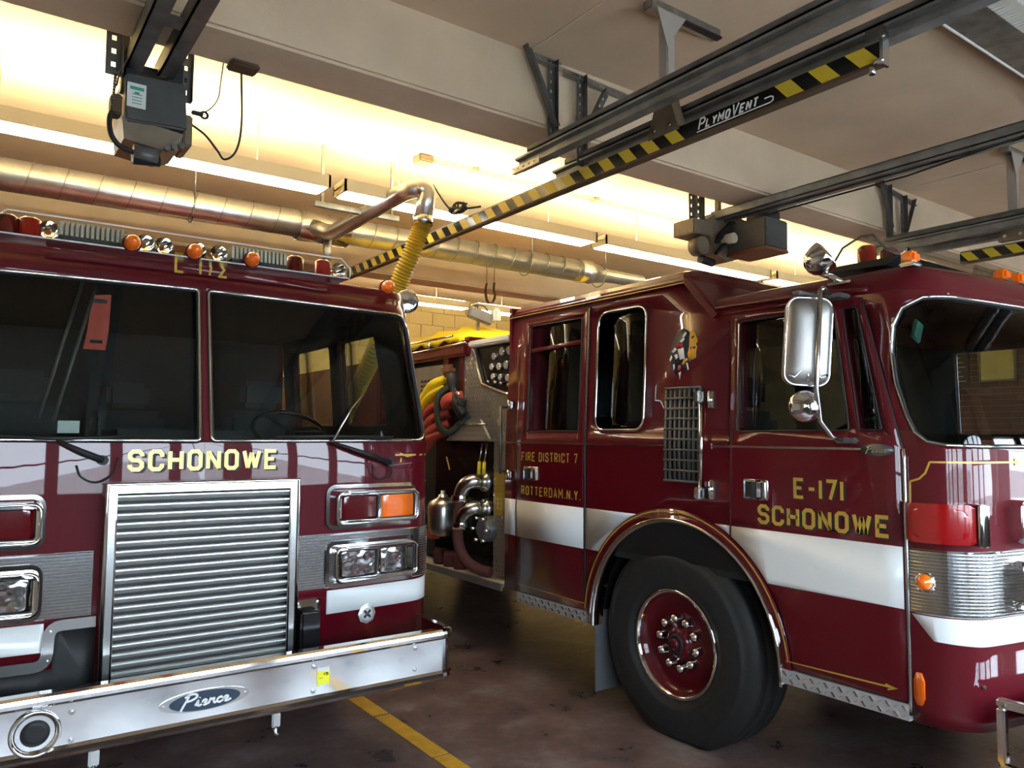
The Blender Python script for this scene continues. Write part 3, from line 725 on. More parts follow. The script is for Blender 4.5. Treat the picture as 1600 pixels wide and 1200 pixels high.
# ------------------------------------------------------------------ shared truck pieces
def corrugated(name, sk, s0, s1, z0, z1, pitch, amp, off, m, parent, label=None):
    mb = MB(); ss = sorted(set([s0, s1] + [c for c in sk.cuts if s0 < c < s1] + [s0+(s1-s0)*i/6 for i in range(7)])); n = int((z1-z0)/pitch); vs = []; fs = []
    zs = [(z0, off*.2)] + [(z0+(z1-z0)*(i+q)/n, off+(amp if q in (.3, .6) else 0)) for i in range(n) for q in (.0, .3, .6, .9)] + [(z1, off), (z1, off*.2)]
    for z, o in zs:
        for s in ss: vs.append(sk.at(s, z, o))
    w = len(ss)
    for i in range(len(zs)-1):
        for j in range(w-1): fs.append((i*w+j, i*w+j+1, (i+1)*w+j+1, (i+1)*w+j))
    mb.add(vs, fs, False); return mb.build(name, m, parent, label)
def roof_cap(name, sk, s0, s1, prof, m, parent):
    ss = sorted(set([s0, s1] + [c for c in sk.cuts if s0 < c < s1])); mb = MB(); vs = []; fs = []; w = len(ss)
    zr = prof[0][1]
    for d, z in prof:
        for s in ss:
            p = sk.at(s, zr, -d) if d else sk.at(s, zr); vs.append(Vector((p.x, p.y, z)))
    for i in range(len(prof)-1):
        for j in range(w-1): fs.append((i*w+j, i*w+j+1, (i+1)*w+j+1, (i+1)*w+j))
    mb.add(vs, fs, True)
    k = (len(prof)-1)*w; mb.f.append([k+i for i in range(w)]); mb.mi.append(0); mb.sm.append(False)
    return mb.build(name, m, parent)
def lamp_box(sk, s0, s1, z0, z1, lenses, parent, name):
    """chrome bezel box with two lens windows side by side"""
    m = (s0+s1)/2; b = .024; L = rr(s0, z0, s1, z1, .035); A = rr(s0+b, z0+b, m-b*.35, z1-b, .014); B = rr(m+b*.35, z0+b, s1-b, z1-b, .014)
    o = pobj(name, [L, A, B], sk, .055, .06, 'chrome', parent)
    tr = MB(); skin_tube(tr, rr(s0+.008, z0+.008, s1-.008, z1-.008, .03), sk, .055, .006, True, step=.03); tr.build('bezel_bead', 'chrome', o)
    for loop, mm, nm in ((A, lenses[0], 'lens'), (B, lenses[1], 'lens')):
        cx = sum(p[0] for p in loop)/len(loop); cz = sum(p[1] for p in loop)/len(loop)
        pobj(nm, [[(cx+(a-cx)*.97, cz+(c-cz)*.97) for a, c in loop]], sk, .040, .03, mm, o)
        g = MB(); skin_tube(g, loop, sk, .046, .005, True, step=.03); g.build('gasket', 'black', o)
    for a, c in ((s0+.012, (z0+z1)/2), (s1-.012, (z0+z1)/2), (m, z1-.012), (m, z0+.012)):
        MB().disc(sk.at(a, c, .054), sk.nrm(a, c), .004, .004, 8).build('screw', 'steel', o)
    return o
def bolt_at(p, n, r, h, parent, m='steel', name='bolt'):
    b = MB(); b.disc(p, n, r*1.5, h*.35, 14); b.lathe([(r, h*.35), (r, h), (r*.5, h*1.1)], p, n, 6, smooth=False, capb=True); b.add([], [])
    return b.build(name, m, parent)
def marker(sk_p, n, parent, size=.038):
    b = MB(); b.lathe([(size, 0), (size*1.05, .01), (size*.95, .035), (size*.7, .055), (size*.25, .066), (.001, .068)], sk_p, n, 16)
    o = b.build('marker_light', 'amber_lens', parent, 'small amber marker light')
    c = MB(); c.lathe([(size*1.2, -.012), (size*1.2, .004), (size*.9, .006)], sk_p, n, 16); c.build('marker_base', 'red_paint', o); return o
def wheel(parent, x, y, z, sx):
    """steer wheel, outer face towards sx*x"""
    ax = (sx, 0, 0); R = .57
    t = MB(); t.lathe([(.30, -.26), (.34, -.30), (.44, -.315), (.51, -.30), (.56, -.275), (R, -.25), (R, -.20), (R-.014, -.195), (R-.014, -.18), (R, -.175), (R, -.10), (R-.014, -.095), (R-.014, -.08), (R, -.075), (R, -.03), (.56, -.01), (.515, .012), (.49, .02), (.485, .026), (.47, .028), (.40, .032), (.36, .024), (.345, .022), (.34, .016), (.315, .006), (.30, -.01)], (x, y, z), ax, 64)
    for v in t.v: v.z = max(v.z, .002)
    ty = t.build('tyre', 'rubber', parent)
    r = MB(); r.lathe([(.30, -.02), (.308, .004), (.300, .012), (.288, .008), (.282, -.01)], (x, y, z), ax, 48); rim = r.build('rim_edge', 'chrome', parent)
    d = MB(); d.lathe([(.284, -.012), (.272, -.045), (.25, -.062), (.20, -.064), (.09, -.060), (.085, -.04), (.055, -.03)], (x, y, z), ax, 48); disc = d.build('wheel_disc', 'red_paint', parent)
    h = MB(); h.lathe([(.085, -.06), (.082, -.025), (.06, -.012), (.055, -.012)], (x, y, z), ax, 28); h.lathe([(.03, -.012), (.03, .012), (.02, .018), (.001, .018)], (x, y, z), ax, 20); h.build('hub', 'red_paint', disc)
    h = MB(); h.lathe([(.055, -.011), (.052, -.003), (.034, -.003), (.03, -.011)], (x, y, z), ax, 24); h.build('hub_seal', 'black', disc)
    nut = None
    for k in range(10):
        a = 2*PI*k/10 + .16; p = Vector((x-sx*.062, y+.138*math.cos(a), z+.138*math.sin(a)))
        if nut is None: nut = MB().lathe([(.032, 0), (.030, .01), (.026, .018), (.026, .038), (.017, .053), (.001, .058)], p, ax, 14).build('lug_nut', 'chrome', disc); p0 = p
        else: inst(nut, p-p0)
    tl = None
    return ty
def seat(parent, x, y, m='interior_grey'):
    b = MB(); b.cbox(x-.24, x+.24, y-.02, y+.46, 1.12, 1.26, .04); b.cbox(x-.24, x+.24, y+.40, y+.52, 1.22, 1.86, .05); b.cbox(x-.14, x+.14, y+.42, y+.50, 1.88, 2.06, .04)
    return b.build('seat', m, parent)
def script_pierce(mb, F, cx, cz, w, h, off, t):
    """hand-drawn script word"""
    S = [[(.06, .02), (.10, .35), (.16, .80), (.17, .95)], [(.10, .82), (.20, .98), (.30, .92), (.30, .74), (.22, .60), (.13, .56)],
         [(.30, .22), (.34, .50), (.345, .25), (.37, .20), (.41, .26)], [(.36, .68), (.365, .72)],
         [(.41, .28), (.47, .36), (.49, .46), (.46, .52), (.425, .44), (.43, .28), (.47, .20), (.53, .28)],
         [(.53, .22), (.55, .44), (.56, .52), (.585, .46), (.62, .50), (.62, .30), (.645, .22), (.67, .28)],
         [(.77, .44), (.74, .52), (.69, .44), (.68, .30), (.72, .20), (.78, .28)],
         [(.78, .28), (.85, .36), (.87, .46), (.84, .52), (.80, .44), (.805, .28), (.85, .20), (.93, .30)]]
    for st in S:
        q = catmull([(cx + (a-.5)*w + .12*h*(b-.5), cz + (b-.45)*h, 0) for a, b in st], 5)
        ribbon(mb, [(p.x, p.y) for p in q], t, F, off, step=9)

# ------------------------------------------------------------------ left fire truck (E-172), seen from the front
L = Skin(.93, 1.30, 3.80, 6, .20, 1.66, .20, .09, 2.25)
T = empty('fire_truck', (.93, 6.5, 0), 'dark red fire truck seen from the front with slatted grille, E-172 above windshield', 'fire truck', 'parked fire trucks')
wsR = round_poly([(.026, 1.668), (1.275, 1.672), (1.255, 2.405), (.026, 2.412)], [.02, .10, .10, .02])
wsL = [(-a, b) for a, b in wsR][::-1]
def sidewin(sg):
    a, b = L.sr(4.40), L.sr(5.12); l = round_poly([(a, 1.76), (b, 1.76), (b, 2.36), (a+.06, 2.36)], .05)
    return l if sg > 0 else [(-p, q) for p, q in l][::-1]
sw = L.sr(5.3), L.sr(6.05)
rwin = round_poly([(sw[0], 1.76), (sw[1], 1.76), (sw[1], 2.36), (sw[0], 2.36)], .06); lwin = [(-p, q) for p, q in rwin][::-1]
sm_ = L.smax
outer = [(-sm_, .60), (sm_, .60), (sm_, 2.50), (-sm_, 2.50)]
body = pobj('cab_shell', [outer, wsL, wsR, sidewin(1), sidewin(-1), rwin, lwin], L, 0, .03, 'red_paint', T, zc=(1.0, 1.4, 2.0))
pobj('interior_lining', [[(-sm_+.01, 1.0), (sm_-.01, 1.0), (sm_-.01, 2.46), (-sm_+.01, 2.46)], wsL, wsR, sidewin(1), sidewin(-1), rwin, lwin], L, -.034, .006, 'interior_dark', T, zc=(1.4, 2.0))
roof_cap('roof', L, -sm_, sm_, [(0, 2.50), (.003, 2.532), (.012, 2.547), (.04, 2.555), (.3, 2.557)], 'red_paint', T)
yb = L.yc + 2.25
MB().box(.93-1.2, .93+1.2, yb-.03, yb, .6, 2.55).build('cab_rear_wall', 'red_paint', T)
MB().box(.93-1.15, .93+1.15, yb-.05, yb-.035, 1.0, 2.5).build('rear_lining', 'interior_dark', T)
MB().box(.93-1.25, .93+1.25, 3.95, yb-.05, .95, 1.0).build('cab_floor', 'interior_dark', T)
MB().box(.93-1.15, .93+1.15, 4.1, yb-.05, 2.44, 2.46).build('headliner', 'interior_dark', T)
for lp, nm in ((wsL, 'windshield_pane'), (wsR, 'windshield_pane'), (sidewin(1), 'side_window'), (sidewin(-1), 'side_window'), (rwin, 'side_window'), (lwin, 'side_window')):
    g = pobj(nm, [lp], L, -.010, .005, 'window_glass', T)
    tr = MB(); skin_tube(tr, lp, L, .003, .008, True, step=.04); tr.build('window_trim', 'chrome', g)
    tr = MB(); skin_tube(tr, lp, L, -.006, .014, True, step=.04); tr.build('window_seal', 'black', g)
# interior
db = MB(); db.cbox(-.2, 2.06, 4.02, 4.50, 1.28, 1.62, .06); db.cbox(.55, 1.3, 4.1, 4.75, 1.05, 1.72, .05); db.build('dashboard', 'interior_grey', T)
sw_ = MB(); c0 = Vector((1.62, 4.62, 1.72)); un = Vector((0, -.55, .83)).normalized(); uu = Vector((1, 0, 0)); ww = un.cross(uu)
sw_.tube([c0 + (uu*math.cos(2*PI*i/28)+ww*math.sin(2*PI*i/28))*.22 for i in range(28)], .013, 8, True)
for a in (0, 2.1, 4.2): sw_.tube([c0, c0+(uu*math.cos(a)+ww*math.sin(a))*.22], .01, 6)
sw_.tube([c0, c0-un*.35], .025, 8); sw_.build('steering_wheel', 'black_gloss', T)
for x in (.25, 1.62): seat(T, x, 4.75)
seat(T, .93, 5.55)
ot = MB(); ot.prism([(.465, 4.12, 2.36), (.545, 4.12, 2.37), (.54, 4.12, 2.19), (.53, 4.12, 2.10), (.435, 4.12, 2.10), (.45, 4.12, 2.19)], (0, .02, 0)); ot = ot.build('orange_tag', 'orange_tag', T, 'orange hanging tag behind the windshield')
MB().box(.468, .528, 4.112, 4.118, 2.325, 2.343).build('tag_bar', 'ink', ot); MB().box(.462, .515, 4.112, 4.118, 2.13, 2.145).build('tag_bar', 'ink', ot)
bl = MB()
for x0, x1 in ((.36, .26), (.42, .32)): bl.tube([(x0+.06, 4.10, 2.42), (x1, 4.02, 1.75)], .008, 6)
bl.build('hanging_belt', 'dark_steel', T)
MB().box(.33, .415, 3.93, 3.936, 1.70, 1.755).build('dash_card', 'white_card', T, 'small white card at the foot of the windshield')
# lettering and stripes
tx = MB(); text(tx, 'SCHONOWE', -.333+.012, .345+.012, 1.522, 1.620, L, .002, .020, 0, gap=.24); tx.build('lettering_shadow', 'ink', T)
tx = MB(); text(tx, 'SCHONOWE', -.333, .345, 1.529, 1.628, L, .0035, .018, 0, gap=.24); tx.build('front_lettering', 'gold_bright', T, 'gold block lettering SCHONOWE above the grille')
tx = MB(); text(tx, 'E-172', -.155, .135, 2.486, 2.592, L, .004, .013, 0, gap=.35)
pobj('header_plate', [[(-.75, 2.49), (.75, 2.49), (.75, 2.598), (-.75, 2.598)]], L, .002, .02, 'red_paint', T)
tx.build('roof_lettering', 'gold', T, 'gold lettering E-172 half hidden behind the marker lights')
pn = MB(); ribbon(pn, [(1.02, 1.592), (1.40, 1.592)], .010, L, .002); ribbon(pn, [(1.05, 1.60), (1.10, 1.585), (1.14, 1.592)], .010, L, .002); ribbon(pn, [(1.06, 1.575), (1.056, 1.55)], .008, L, .002); pn.build('pinstripe', 'gold', T)
for sg in (-1, 1):
    a, b = sorted((sg*.452, sg*1.42)); corrugated('steel_band', L, a, b, .912, 1.188, .0135, .005, .008, 'band_steel', T, 'ribbed stainless band')
    a, b = sorted((sg*.625, sg*1.5)); pobj('white_stripe', [[(a, .778), (b, .778), (b, .897), (a, .897)]], L, .004, .004, 'white_paint', T)
    a, b = sorted((sg*.647, sg*1.146))
    lamp_box(L, a, b, 1.232, 1.408, ('dark_red_lens', 'amber_lens') if sg > 0 else ('red_lens', 'dark_red_lens'), T, 'signal_housing')
    lamp_box(L, a, b, .935, 1.122, ('headlamp', 'headlamp'), T, 'headlight_housing')
    hd = MB(); ribbon(hd, rr(a-.03, 1.218, b+.0, 1.43, .04), .02, L, .012, True); hd.build('housing_flange', 'chrome', T)
    hd = MB(); ribbon(hd, rr(a-.03, .918, b+.0, 1.14, .04), .02, L, .02, True); hd.build('housing_flange', 'chrome', T)
# grille
GX0, GX1, GZ0, GZ1 = -.424, .438, .625, 1.484
yg = 3.80
fr = MB(); w = .045
FG = Flat((.93, 3.76, 0), (1, 0, 0), (0, 0, 1))
gr_back = MB().box(.93+GX0+.02, .93+GX1-.02, yg-.012, yg-.004, GZ0+.01, GZ1-.01).build('grille_backing', 'black', T)
for q in ([(GX0, GZ1), (GX1, GZ1), (GX1-w, GZ1-w), (GX0+w, GZ1-w)], [(GX0, GZ0), (GX0, GZ1), (GX0+w, GZ1-w), (GX0+w, GZ0)], [(GX1, GZ1), (GX1, GZ0), (GX1-w, GZ0), (GX1-w, GZ1-w)]):
    c = [sum(p[0] for p in q)/4, sum(p[1] for p in q)/4]
    vs = [FG.at(a, b, .0 if i < 2 else -.0) for i, (a, b) in enumerate(q)]
    ou = [FG.at(a, b, .045) for a, b in q[:2]] if False else None
    fr.prism([FG.at(a, b, .03) for a, b in q], (0, .075, 0))
fr.box(.93+GX0+.01, .93+GX1-.01, 3.735, 3.80, GZ0-.012, GZ0+.012)
fr = fr.build('grille_frame', 'steel', T)
bd = MB(); bd.tube([FG.at(a, b, .03) for a, b in ((GX0+.006, GZ0), (GX0+.006, GZ1-.006), (GX1-.006, GZ1-.006), (GX1-.006, GZ0))], .010, 8)
bd.tube([FG.at(a, b, .026) for a, b in ((GX0+w, GZ0), (GX0+w, GZ1-w), (GX1-w, GZ1-w), (GX1-w, GZ0))], .006, 8); bd.build('grille_bead', 'chrome', fr)
sl0 = None; ns = 20; pz = (GZ1-w-.012-GZ0)/ns
for k in range(ns):
    z = GZ0+.016 + k*pz; x0, x1 = .93+GX0+w-.003, .93+GX1-w+.003
    if sl0 is None:
        b = MB(); b.prism([(x0, 3.768, z-.002), (x0, 3.745, z+.016), (x0, 3.738, z+.018), (x0, 3.738, z+.024), (x0, 3.748, z+.027), (x0, 3.785, z+.022), (x0, 3.785, z)], (x1-x0, 0, 0)); sl0 = b.build('slat', 'slat_metal', fr); z00 = z
    else: inst(sl0, (0, 0, z-z00))
# recesses beside the grille
pobj('recess_panel', [[(-1.1, .60), (-.432, .60), (-.432, .868), (-.59, .868), (-.59, .705), (-1.1, .70)]], L, .006, .006, 'black', T)
tr = MB(); ribbon(tr, round_poly([(-1.15, .722), (-.60, .722), (-.60, .88), (-.432, .88)][:1] + [(-.612, .722), (-.604, .884), (-.432, .886)], [0, .05, .05, 0]), .045, L, .012, step=.04, th=.008); tr.build('recess_trim', 'steel', T)
for a, b in ((-.606, .74), (-.60, .862)): bolt_at(L.at(a, b, .012), L.nrm(a, b), .006, .005, T, 'steel', 'rivet')
pobj('step_plate', [[(.447, .60), (.588, .60), (.588, .868), (.447, .868)]], L, .010, .010, 'steel', T)
MB().cbox(.93+.45, .93+.552, 3.70, 3.86, .61, .832, .012).build('step_box', 'black_gloss', T)
for a, b in ((.465, .852), (.57, .852), (.57, .775), (.57, .66)): bolt_at(L.at(a, b, .010), L.nrm(a, b), .006, .005, T, 'steel', 'rivet')
# round fire department emblem
p = L.at(.855, .752, .004); n = L.nrm(.855, .752); em = MB(); em.lathe([(.050, 0), (.052, .008), (.044, .010)], p, n, 8, smooth=False); em.lathe([(.046, .008), (.042, .012), (.03, .012), (.001, .0125)], p, n, 20)
em = em.build('round_emblem', 'emblem_metal', T, 'round polished fire service emblem')
FE = Flat(p + n*.0135, L.nrm(.855, .752).cross(Vector((0, 0, 1)))*-1, (0, 0, 1))
e2 = MB()
for k in range(4):
    a = k*PI/2 + PI/4; d = Vector((math.cos(a), math.sin(a))); q = Vector((-d.y, d.x))
    ribbon(e2, [tuple(d*.006), tuple(d*.026)], .012, FE, .001)
ribbon(e2, [(-.008, .01), (0, -.004), (.008, .01)], .004, FE, .002); e2.build('emblem_cross', 'ink', em)
hb = MB(); hb.cbox(1.74, 1.82, 3.78, 3.86, .60, .625, .01); hb.build('hood_latch', 'chrome', T)
# bumper
bm_h = 1.22; bpts = []
def bump_path(yb_, half, r, back):
    P = [(-half, back, (-1, 0)), (-half, yb_+r, (-1, 0))]
    for i in range(1, 7):
        a = PI/2*i/6; P.append((-half+r-r*math.cos(a), yb_+r-r*math.sin(a), (-math.cos(a), -math.sin(a))))
    Q = [(-x, y, (-n[0], n[1])) for x, y, n in P][::-1]
    return P + Q
prof = [(-.055, .70), (-.018, .697), (-.004, .688), (0, .675), (-.002, .660), (-.014, .648), (-.014, .492), (-.002, .480), (0, .464), (-.006, .45), (-.02, .442), (-.055, .44), (-.055, .446), (-.024, .45), (-.024, .69), (-.055, .692)]
bp = MB().sweep(prof, [((.93+x, y, 0), (n[0], n[1], 0), (0, 0, 1)) for x, y, n in bump_path(3.48, bm_h, .09, 3.84)])
for i in range(len(bp.sm)): bp.sm[i] = False
bp = bp.build('front_bumper', 'chrome', T, 'chrome front bumper with rolled edges')
MB().box(-.2, 2.06, 3.55, 3.80, .55, .56).build('gravel_shield', 'black', T)
FB = Flat((0, 3.494, 0), (1, 0, 0), (0, 0, 1))
for x, z in ((.388, .612), (.389, .503), (1.372, .623), (1.369, .512), (1.902, .627), (1.90, .522), (-.04, .62), (-.04, .51)): bolt_at((x, 3.494, z), (0, -1, 0), .008, .006, T, 'steel', 'bumper_bolt')
hr = MB(); hr.lathe([(.052, .09), (.056, .03), (.066, .0), (.076, -.012), (.084, -.016), (.088, -.010), (.088, .004)], (.268, 3.494, .555), (0, 1, 0), 32); hr = hr.build('air_horn', 'chrome', T, 'round chrome air horn set in the bumper')
MB().lathe([(.03, -.006), (.05, .0), (.053, .02)], (.268, 3.494, .555), (0, 1, 0), 24, capa=True).build('horn_throat', 'black', hr)
bo = MB(); panel(bo, [[(.888+.185*math.cos(2*PI*i/40), .566+.044*math.sin(2*PI*i/40)) for i in range(40)]], FB, .004, .004); bo = bo.build('badge_plate', 'steel', T, 'oval maker badge on the bumper')
b2 = MB(); panel(b2, [[(.888+.145*math.cos(2*PI*i/40), .566+.040*math.sin(2*PI*i/40)) for i in range(40)]], FB, .007, .003); b2.build('badge_oval', 'badge_blue', bo)
b3 = MB(); script_pierce(b3, FB, .895, .564, .235, .066, .009, .0085); b3.build('badge_script', 'pin_white', bo, 'white script reading Pierce')
for x in (.72, 1.056): bolt_at((x, 3.490, .566), (0, -1, 0), .005, .004, T, 'steel', 'badge_screw')
st = MB().box(1.385, 1.445, 3.4915, 3.4935, .535, .612).build('inspection_sticker', 'sticker_yellow', T, 'yellow inspection sticker with 15')
MB().box(1.385, 1.445, 3.4900, 3.4917, .596, .615).build('sticker_header', 'white_card', st); MB().box(1.385, 1.445, 3.4900, 3.4917, .530, .537).build('sticker_header', 'white_card', st)
s2 = MB(); text(s2, '15', 1.417, 1.440, .576, .590, FB, .0045, .0035, 0); ribbon(s2, [(1.395, .566), (1.413, .566)], .002, FB, .0045); s2.build('sticker_print', 'ink', st)
for x, zz in ((1.22, .40), (.48, .40)):
    h = MB(); h.cbox(x-.02, x+.02, 3.55, 3.57, .36, .46, .006); h.tube([(x, 3.56, .37), (x-.004, 3.56, .34), (x+.008, 3.55, .325)], .012, 8); h.build('tow_hook', 'steel', T)
# wipers
for sg, pv, el, tip in ((1, (.972, 1.553), (.623, 1.659), (.874, 1.929)), (-1, (-.433, 1.582), (-.612, 1.663), (-.75, 1.672))):
    P = [L.at(*pv, .03), L.at((pv[0]+el[0])/2, (pv[1]+el[1])/2, .045), L.at(*el, .03)]
    w = MB(); w.tube(P, [.016, .013, .008], 8); w.disc(L.at(*pv, 0), L.nrm(*pv), .022, .035, 12); w = w.build('wiper_arm', 'black', T)
    if sg > 0:
        MB().tube([L.at(*el, .03), L.at(.76, 1.83, .02), L.at(.83, 1.90, .03)], .007, 6).build('wiper_rod', 'steel', w)
        MB().tube([L.at(.33, 1.685, .016), L.at(.63, 1.69, .02), L.at(1.0, 1.685, .016)], .008, 6).build('wiper_blade', 'black', w)
    else: MB().tube([L.at(-.35, 1.68, .016), L.at(-.62, 1.672, .02), L.at(-.85, 1.68, .016)], .008, 6).build('wiper_blade', 'black', w)
    lo = MB(); a = pv[0]
    if sg > 0: lo.tube(catmull([L.at(a, pv[1]-.01, .03), L.at(a+.01, 1.49, .03), L.at(a-.05, 1.46, .025), L.at(a-.10, 1.49, .02), L.at(a-.11, 1.545, .03)]), .004, 6)
    else: lo.tube(catmull([L.at(a+.06, pv[1]+.01, .03), L.at(a+.04, 1.52, .03), L.at(a-.02, 1.485, .025), L.at(a-.08, 1.51, .02), L.at(a-.10, 1.56, .03)]), .004, 6)
    lo.build('washer_hose', 'black', w)
# roof light bar
lbx0, lbx1, ly0, ly1, lz0, lz1 = .05, 1.632, 3.79, 3.95, 2.533, 2.633
base = MB().cbox(lbx0, lbx1, ly0-.002, ly1+.002, lz0-.003, lz0+.004, .001).build('light_bar_base', 'steel', T)
ed = MB(); sx_ = [(lbx0, 0), (lbx0+.05, 1), (lbx1-.06, 1), (lbx1, 0)]
dome = MB(); pts = [(lbx0, lz0+.01), (lbx0+.0, lz0+.06), (lbx0+.05, lz1), (lbx1-.05, lz1), (lbx1, lz0+.055), (lbx1, lz0+.01)]
dome.prism([(x, ly0, z) for x, z in pts], (0, ly1-ly0, 0)); dome.build('light_bar_dome', 'clear_plastic', T, 'clear light bar cover')
ed.tube([(x, ly0, z) for x, z in pts], .004, 6); ed.tube([(x, ly1, z) for x, z in pts], .004, 6); ed.build('dome_edge', 'white_plastic', base)
for x, m in ((.10, 'dark_red_lens'), (.185, 'red_lens'), (1.36, 'dark_red_lens'), (1.51, 'red_lens')):
    MB().lathe([(.05, -.05), (.05, .05), (.046, .085)], (x, 4.10, lz0+.05-.04+.04), (0, 0, 1), 20, capa=True).build('beacon', m, base) if False else MB().lathe([(.045, 0), (.045, .08), (.03, .092), (.001, .094)], (x, 3.87, lz0+.004), (0, 0, 1), 20).build('beacon', m, base)
for x0, x1 in ((.29, .56), (1.02, 1.30)):
    MB().cbox(x0, x1, 3.81, 3.93, lz0+.004, lz0+.03, .004).build('speaker_base', 'black', base)
    f0 = None
    for k in range(int((x1-x0)/.02)):
        x = x0 + .004 + k*.02
        if f0 is None: f0 = MB().box(x, x+.012, 3.815, 3.925, lz0+.03, lz0+.092).build('speaker_fin', 'galvanised', base); fx = x
        else: inst(f0, (x-fx, 0, 0))
for x in (.255, .64, .72, .87, .97, 1.59):
    MB().lathe([(.012, 0), (.034, .03), (.04, .06)], (x, 3.90, lz0+.05), (0, -1, 0), 16).build('reflector', 'chrome', base)
for x in (.575, .843, 1.112): marker(Vector((x, 3.79, 2.560)), Vector((0, -1, .1)), T, .034)
marker(L.at(1.12, 2.47, 0) + Vector((0, .03, .095)), Vector((0, -1, .1)), T)
# spotlight and grab rail at the roof corner
sp = Vector((2.19, 4.20, 2.53)); a = MB(); a.lathe([(.001, .10), (.03, .095), (.055, .07), (.07, .03), (.074, 0), (.07, -.012), (.05, -.016), (.001, -.018)], sp, (.3, .95, 0), 24); a.tube([sp+Vector((0, .04, -.05)), sp+Vector((-.03, .05, -.12))], .014, 8); a.build('spotlight', 'chrome', T, 'chrome spotlight on the cab corner')
MB().tube(catmull([(2.15, 4.30, 2.38), (2.235, 4.32, 2.37), (2.262, 4.33, 2.28), (2.285, 4.34, 2.05), (2.29, 4.34, 1.9), (2.21, 4.33, 1.86)]), .010, 8).build('grab_rail', 'steel', T)
# rest of the truck behind the cab
MB().cbox(.93-.45, .93+.45, 3.9, 10.0, .55, .80, .02).build('chassis', 'black', T)
MB().cbox(.93-1.2, .93+1.2, yb+.05, yb+.75, .62, 2.3, .03).build('pump_module', 'diamond_plate', T)
MB().cbox(.93-1.22, .93+1.22, yb+.8, 10.05, .60, 2.5, .04).build('rear_body', 'red_paint', T)
wheel(T, .93+1.2, 5.45, .545, 1); wheel(T, .93-1.2, 5.45, .545, -1); wheel(T, .93+1.2, 8.6, .545, 1); wheel(T, .93-1.2, 8.6, .545, -1)
# ------------------------------------------------------------------ right fire truck (E-171), seen along its side
K = Skin(4.50, 1.22, 1.335, 12, .20, 1.66, .22, .05, 3.06)
T = empty('fire_truck', (4.5, 5.5, 0), 'dark red fire truck seen along its side with E-171 on the front door', 'fire truck', 'parked fire trucks')
SB = K.sl(4.68); AC, AZ = K.sl(3.02), .54
def arch(R, a0, a1, n=28): return [(AC + R*math.cos(a0+(a1-a0)*i/n), AZ + R*math.sin(a0+(a1-a0)*i/n)) for i in range(n+1)]
def mir(l): return [(-a, b) for a, b in l][::-1]
a_ = math.asin((.59-AZ)/.70)
left_bottom = [(SB, .59)] + arch(.70, PI-a_, a_) + [(-1.40, .59), (-1.392, .525)]
left_top = [(SB, 2.60), (K.sl(2.92), 2.60), (K.sl(2.72), 2.37), (-1.5, 2.36)]
outer = left_bottom + [(1.392, .525)] + mir(left_bottom)[1:] + mir(left_top) [:0] + [(-a, b) for a, b in left_top] + left_top[::-1]
ws_half = [(0, 1.672), (-1.10, 1.672), (-1.235, 1.676), (-1.30, 1.69), (-1.34, 1.73), (-1.358, 1.80), (-1.374, 1.94), (-1.362, 2.09), (-1.33, 2.20), (-1.28, 2.275), (-1.19, 2.318), (-1.05, 2.325), (-.7, 2.321), (0, 2.312)]
ws = [(-a, b) for a, b in ws_half[:0]] + ws_half[1:-1][::-1]
ws = ws_half[1:-1][::-1] + [(-a, b) for a, b in ws_half[1:-1]]
ws = ws[::1]
w_rear = round_poly([(-4.105, 1.737), (-3.54, 1.737), (-3.54, 2.49), (-4.105, 2.495)], .02)
w_mid = round_poly([(-3.385, 1.743), (-2.955, 1.743), (-2.955, 2.498), (-3.385, 2.498)], .085, 6)
w_front = round_poly([(-2.262, 1.735), (-1.63, 1.738), (-1.595, 2.315), (-2.262, 2.31)], .02)
w_vent = round_poly([(-1.58, 1.74), (-1.475, 1.74), (-1.472, 2.305), (-1.545, 2.305)], .015)
holes = [ws, w_rear, w_mid, w_front, w_vent, mir(w_rear), mir(w_mid), mir(w_front), mir(w_vent)]
shell = pobj('cab_shell', [outer] + holes, K, 0, .03, 'red_paint', T, zc=(1.0, 1.4, 2.0))
lin_top = [(SB+.01, 2.58), (K.sl(2.95), 2.58), (K.sl(2.80), 2.345), (-1.5, 2.335)]
pobj('interior_lining', [[(SB+.01, 1.0), (-SB-.01, 1.0)] + [(-a, b) for a, b in lin_top] + lin_top[::-1]] + holes, K, -.036, .006, 'interior_dark', T, zc=(1.4, 2.0))
MB().box(3.34, 5.66, 3.0, 4.64, 2.56, 2.575).build('headliner', 'interior_dark', T)
# doors
def arc_cut(R, s_edge):
    z = AZ + math.sqrt(R*R-(s_edge-AC)**2); a0 = math.asin((.60-AZ)/R); a1 = math.atan2(z-AZ, s_edge-AC)
    return [(AC+R*math.cos(a1+(a0-a1)*i/14), AZ+R*math.sin(a1+(a0-a1)*i/14)) for i in range(15)]
fd = arc_cut(.765, -2.312)
fdoor_loop = fd + [(-1.408, .60), (-1.408, 1.66), (-1.445, 2.345), (-2.312, 2.345)]
fdoor = pobj('front_door', [fdoor_loop, w_front, w_vent], K, .012, .014, 'red_paint', T, zc=(1.0, 1.3, 2.0))
rdoor = pobj('rear_door', [[(-4.219, .60), (-3.476, .60), (-3.476, 2.55), (-4.219, 2.55)], w_rear], K, .012, .014, 'red_paint', T, zc=(2.0,))
for d, lp in ((fdoor, fdoor_loop[14:]+fdoor_loop[:1]), (rdoor, [(-4.219, .60), (-3.476, .60), (-3.476, 2.55), (-4.219, 2.55), (-4.219, .60)])):
    m = MB(); skin_tube(m, lp, K, .004, .006, False, step=.1); m.build('door_seam', 'black', d)
m = MB(); ribbon(m, [(-3.474, .60), (-3.474, 2.55)], .010, K, .014); m.build('jamb_strip', 'steel', rdoor)
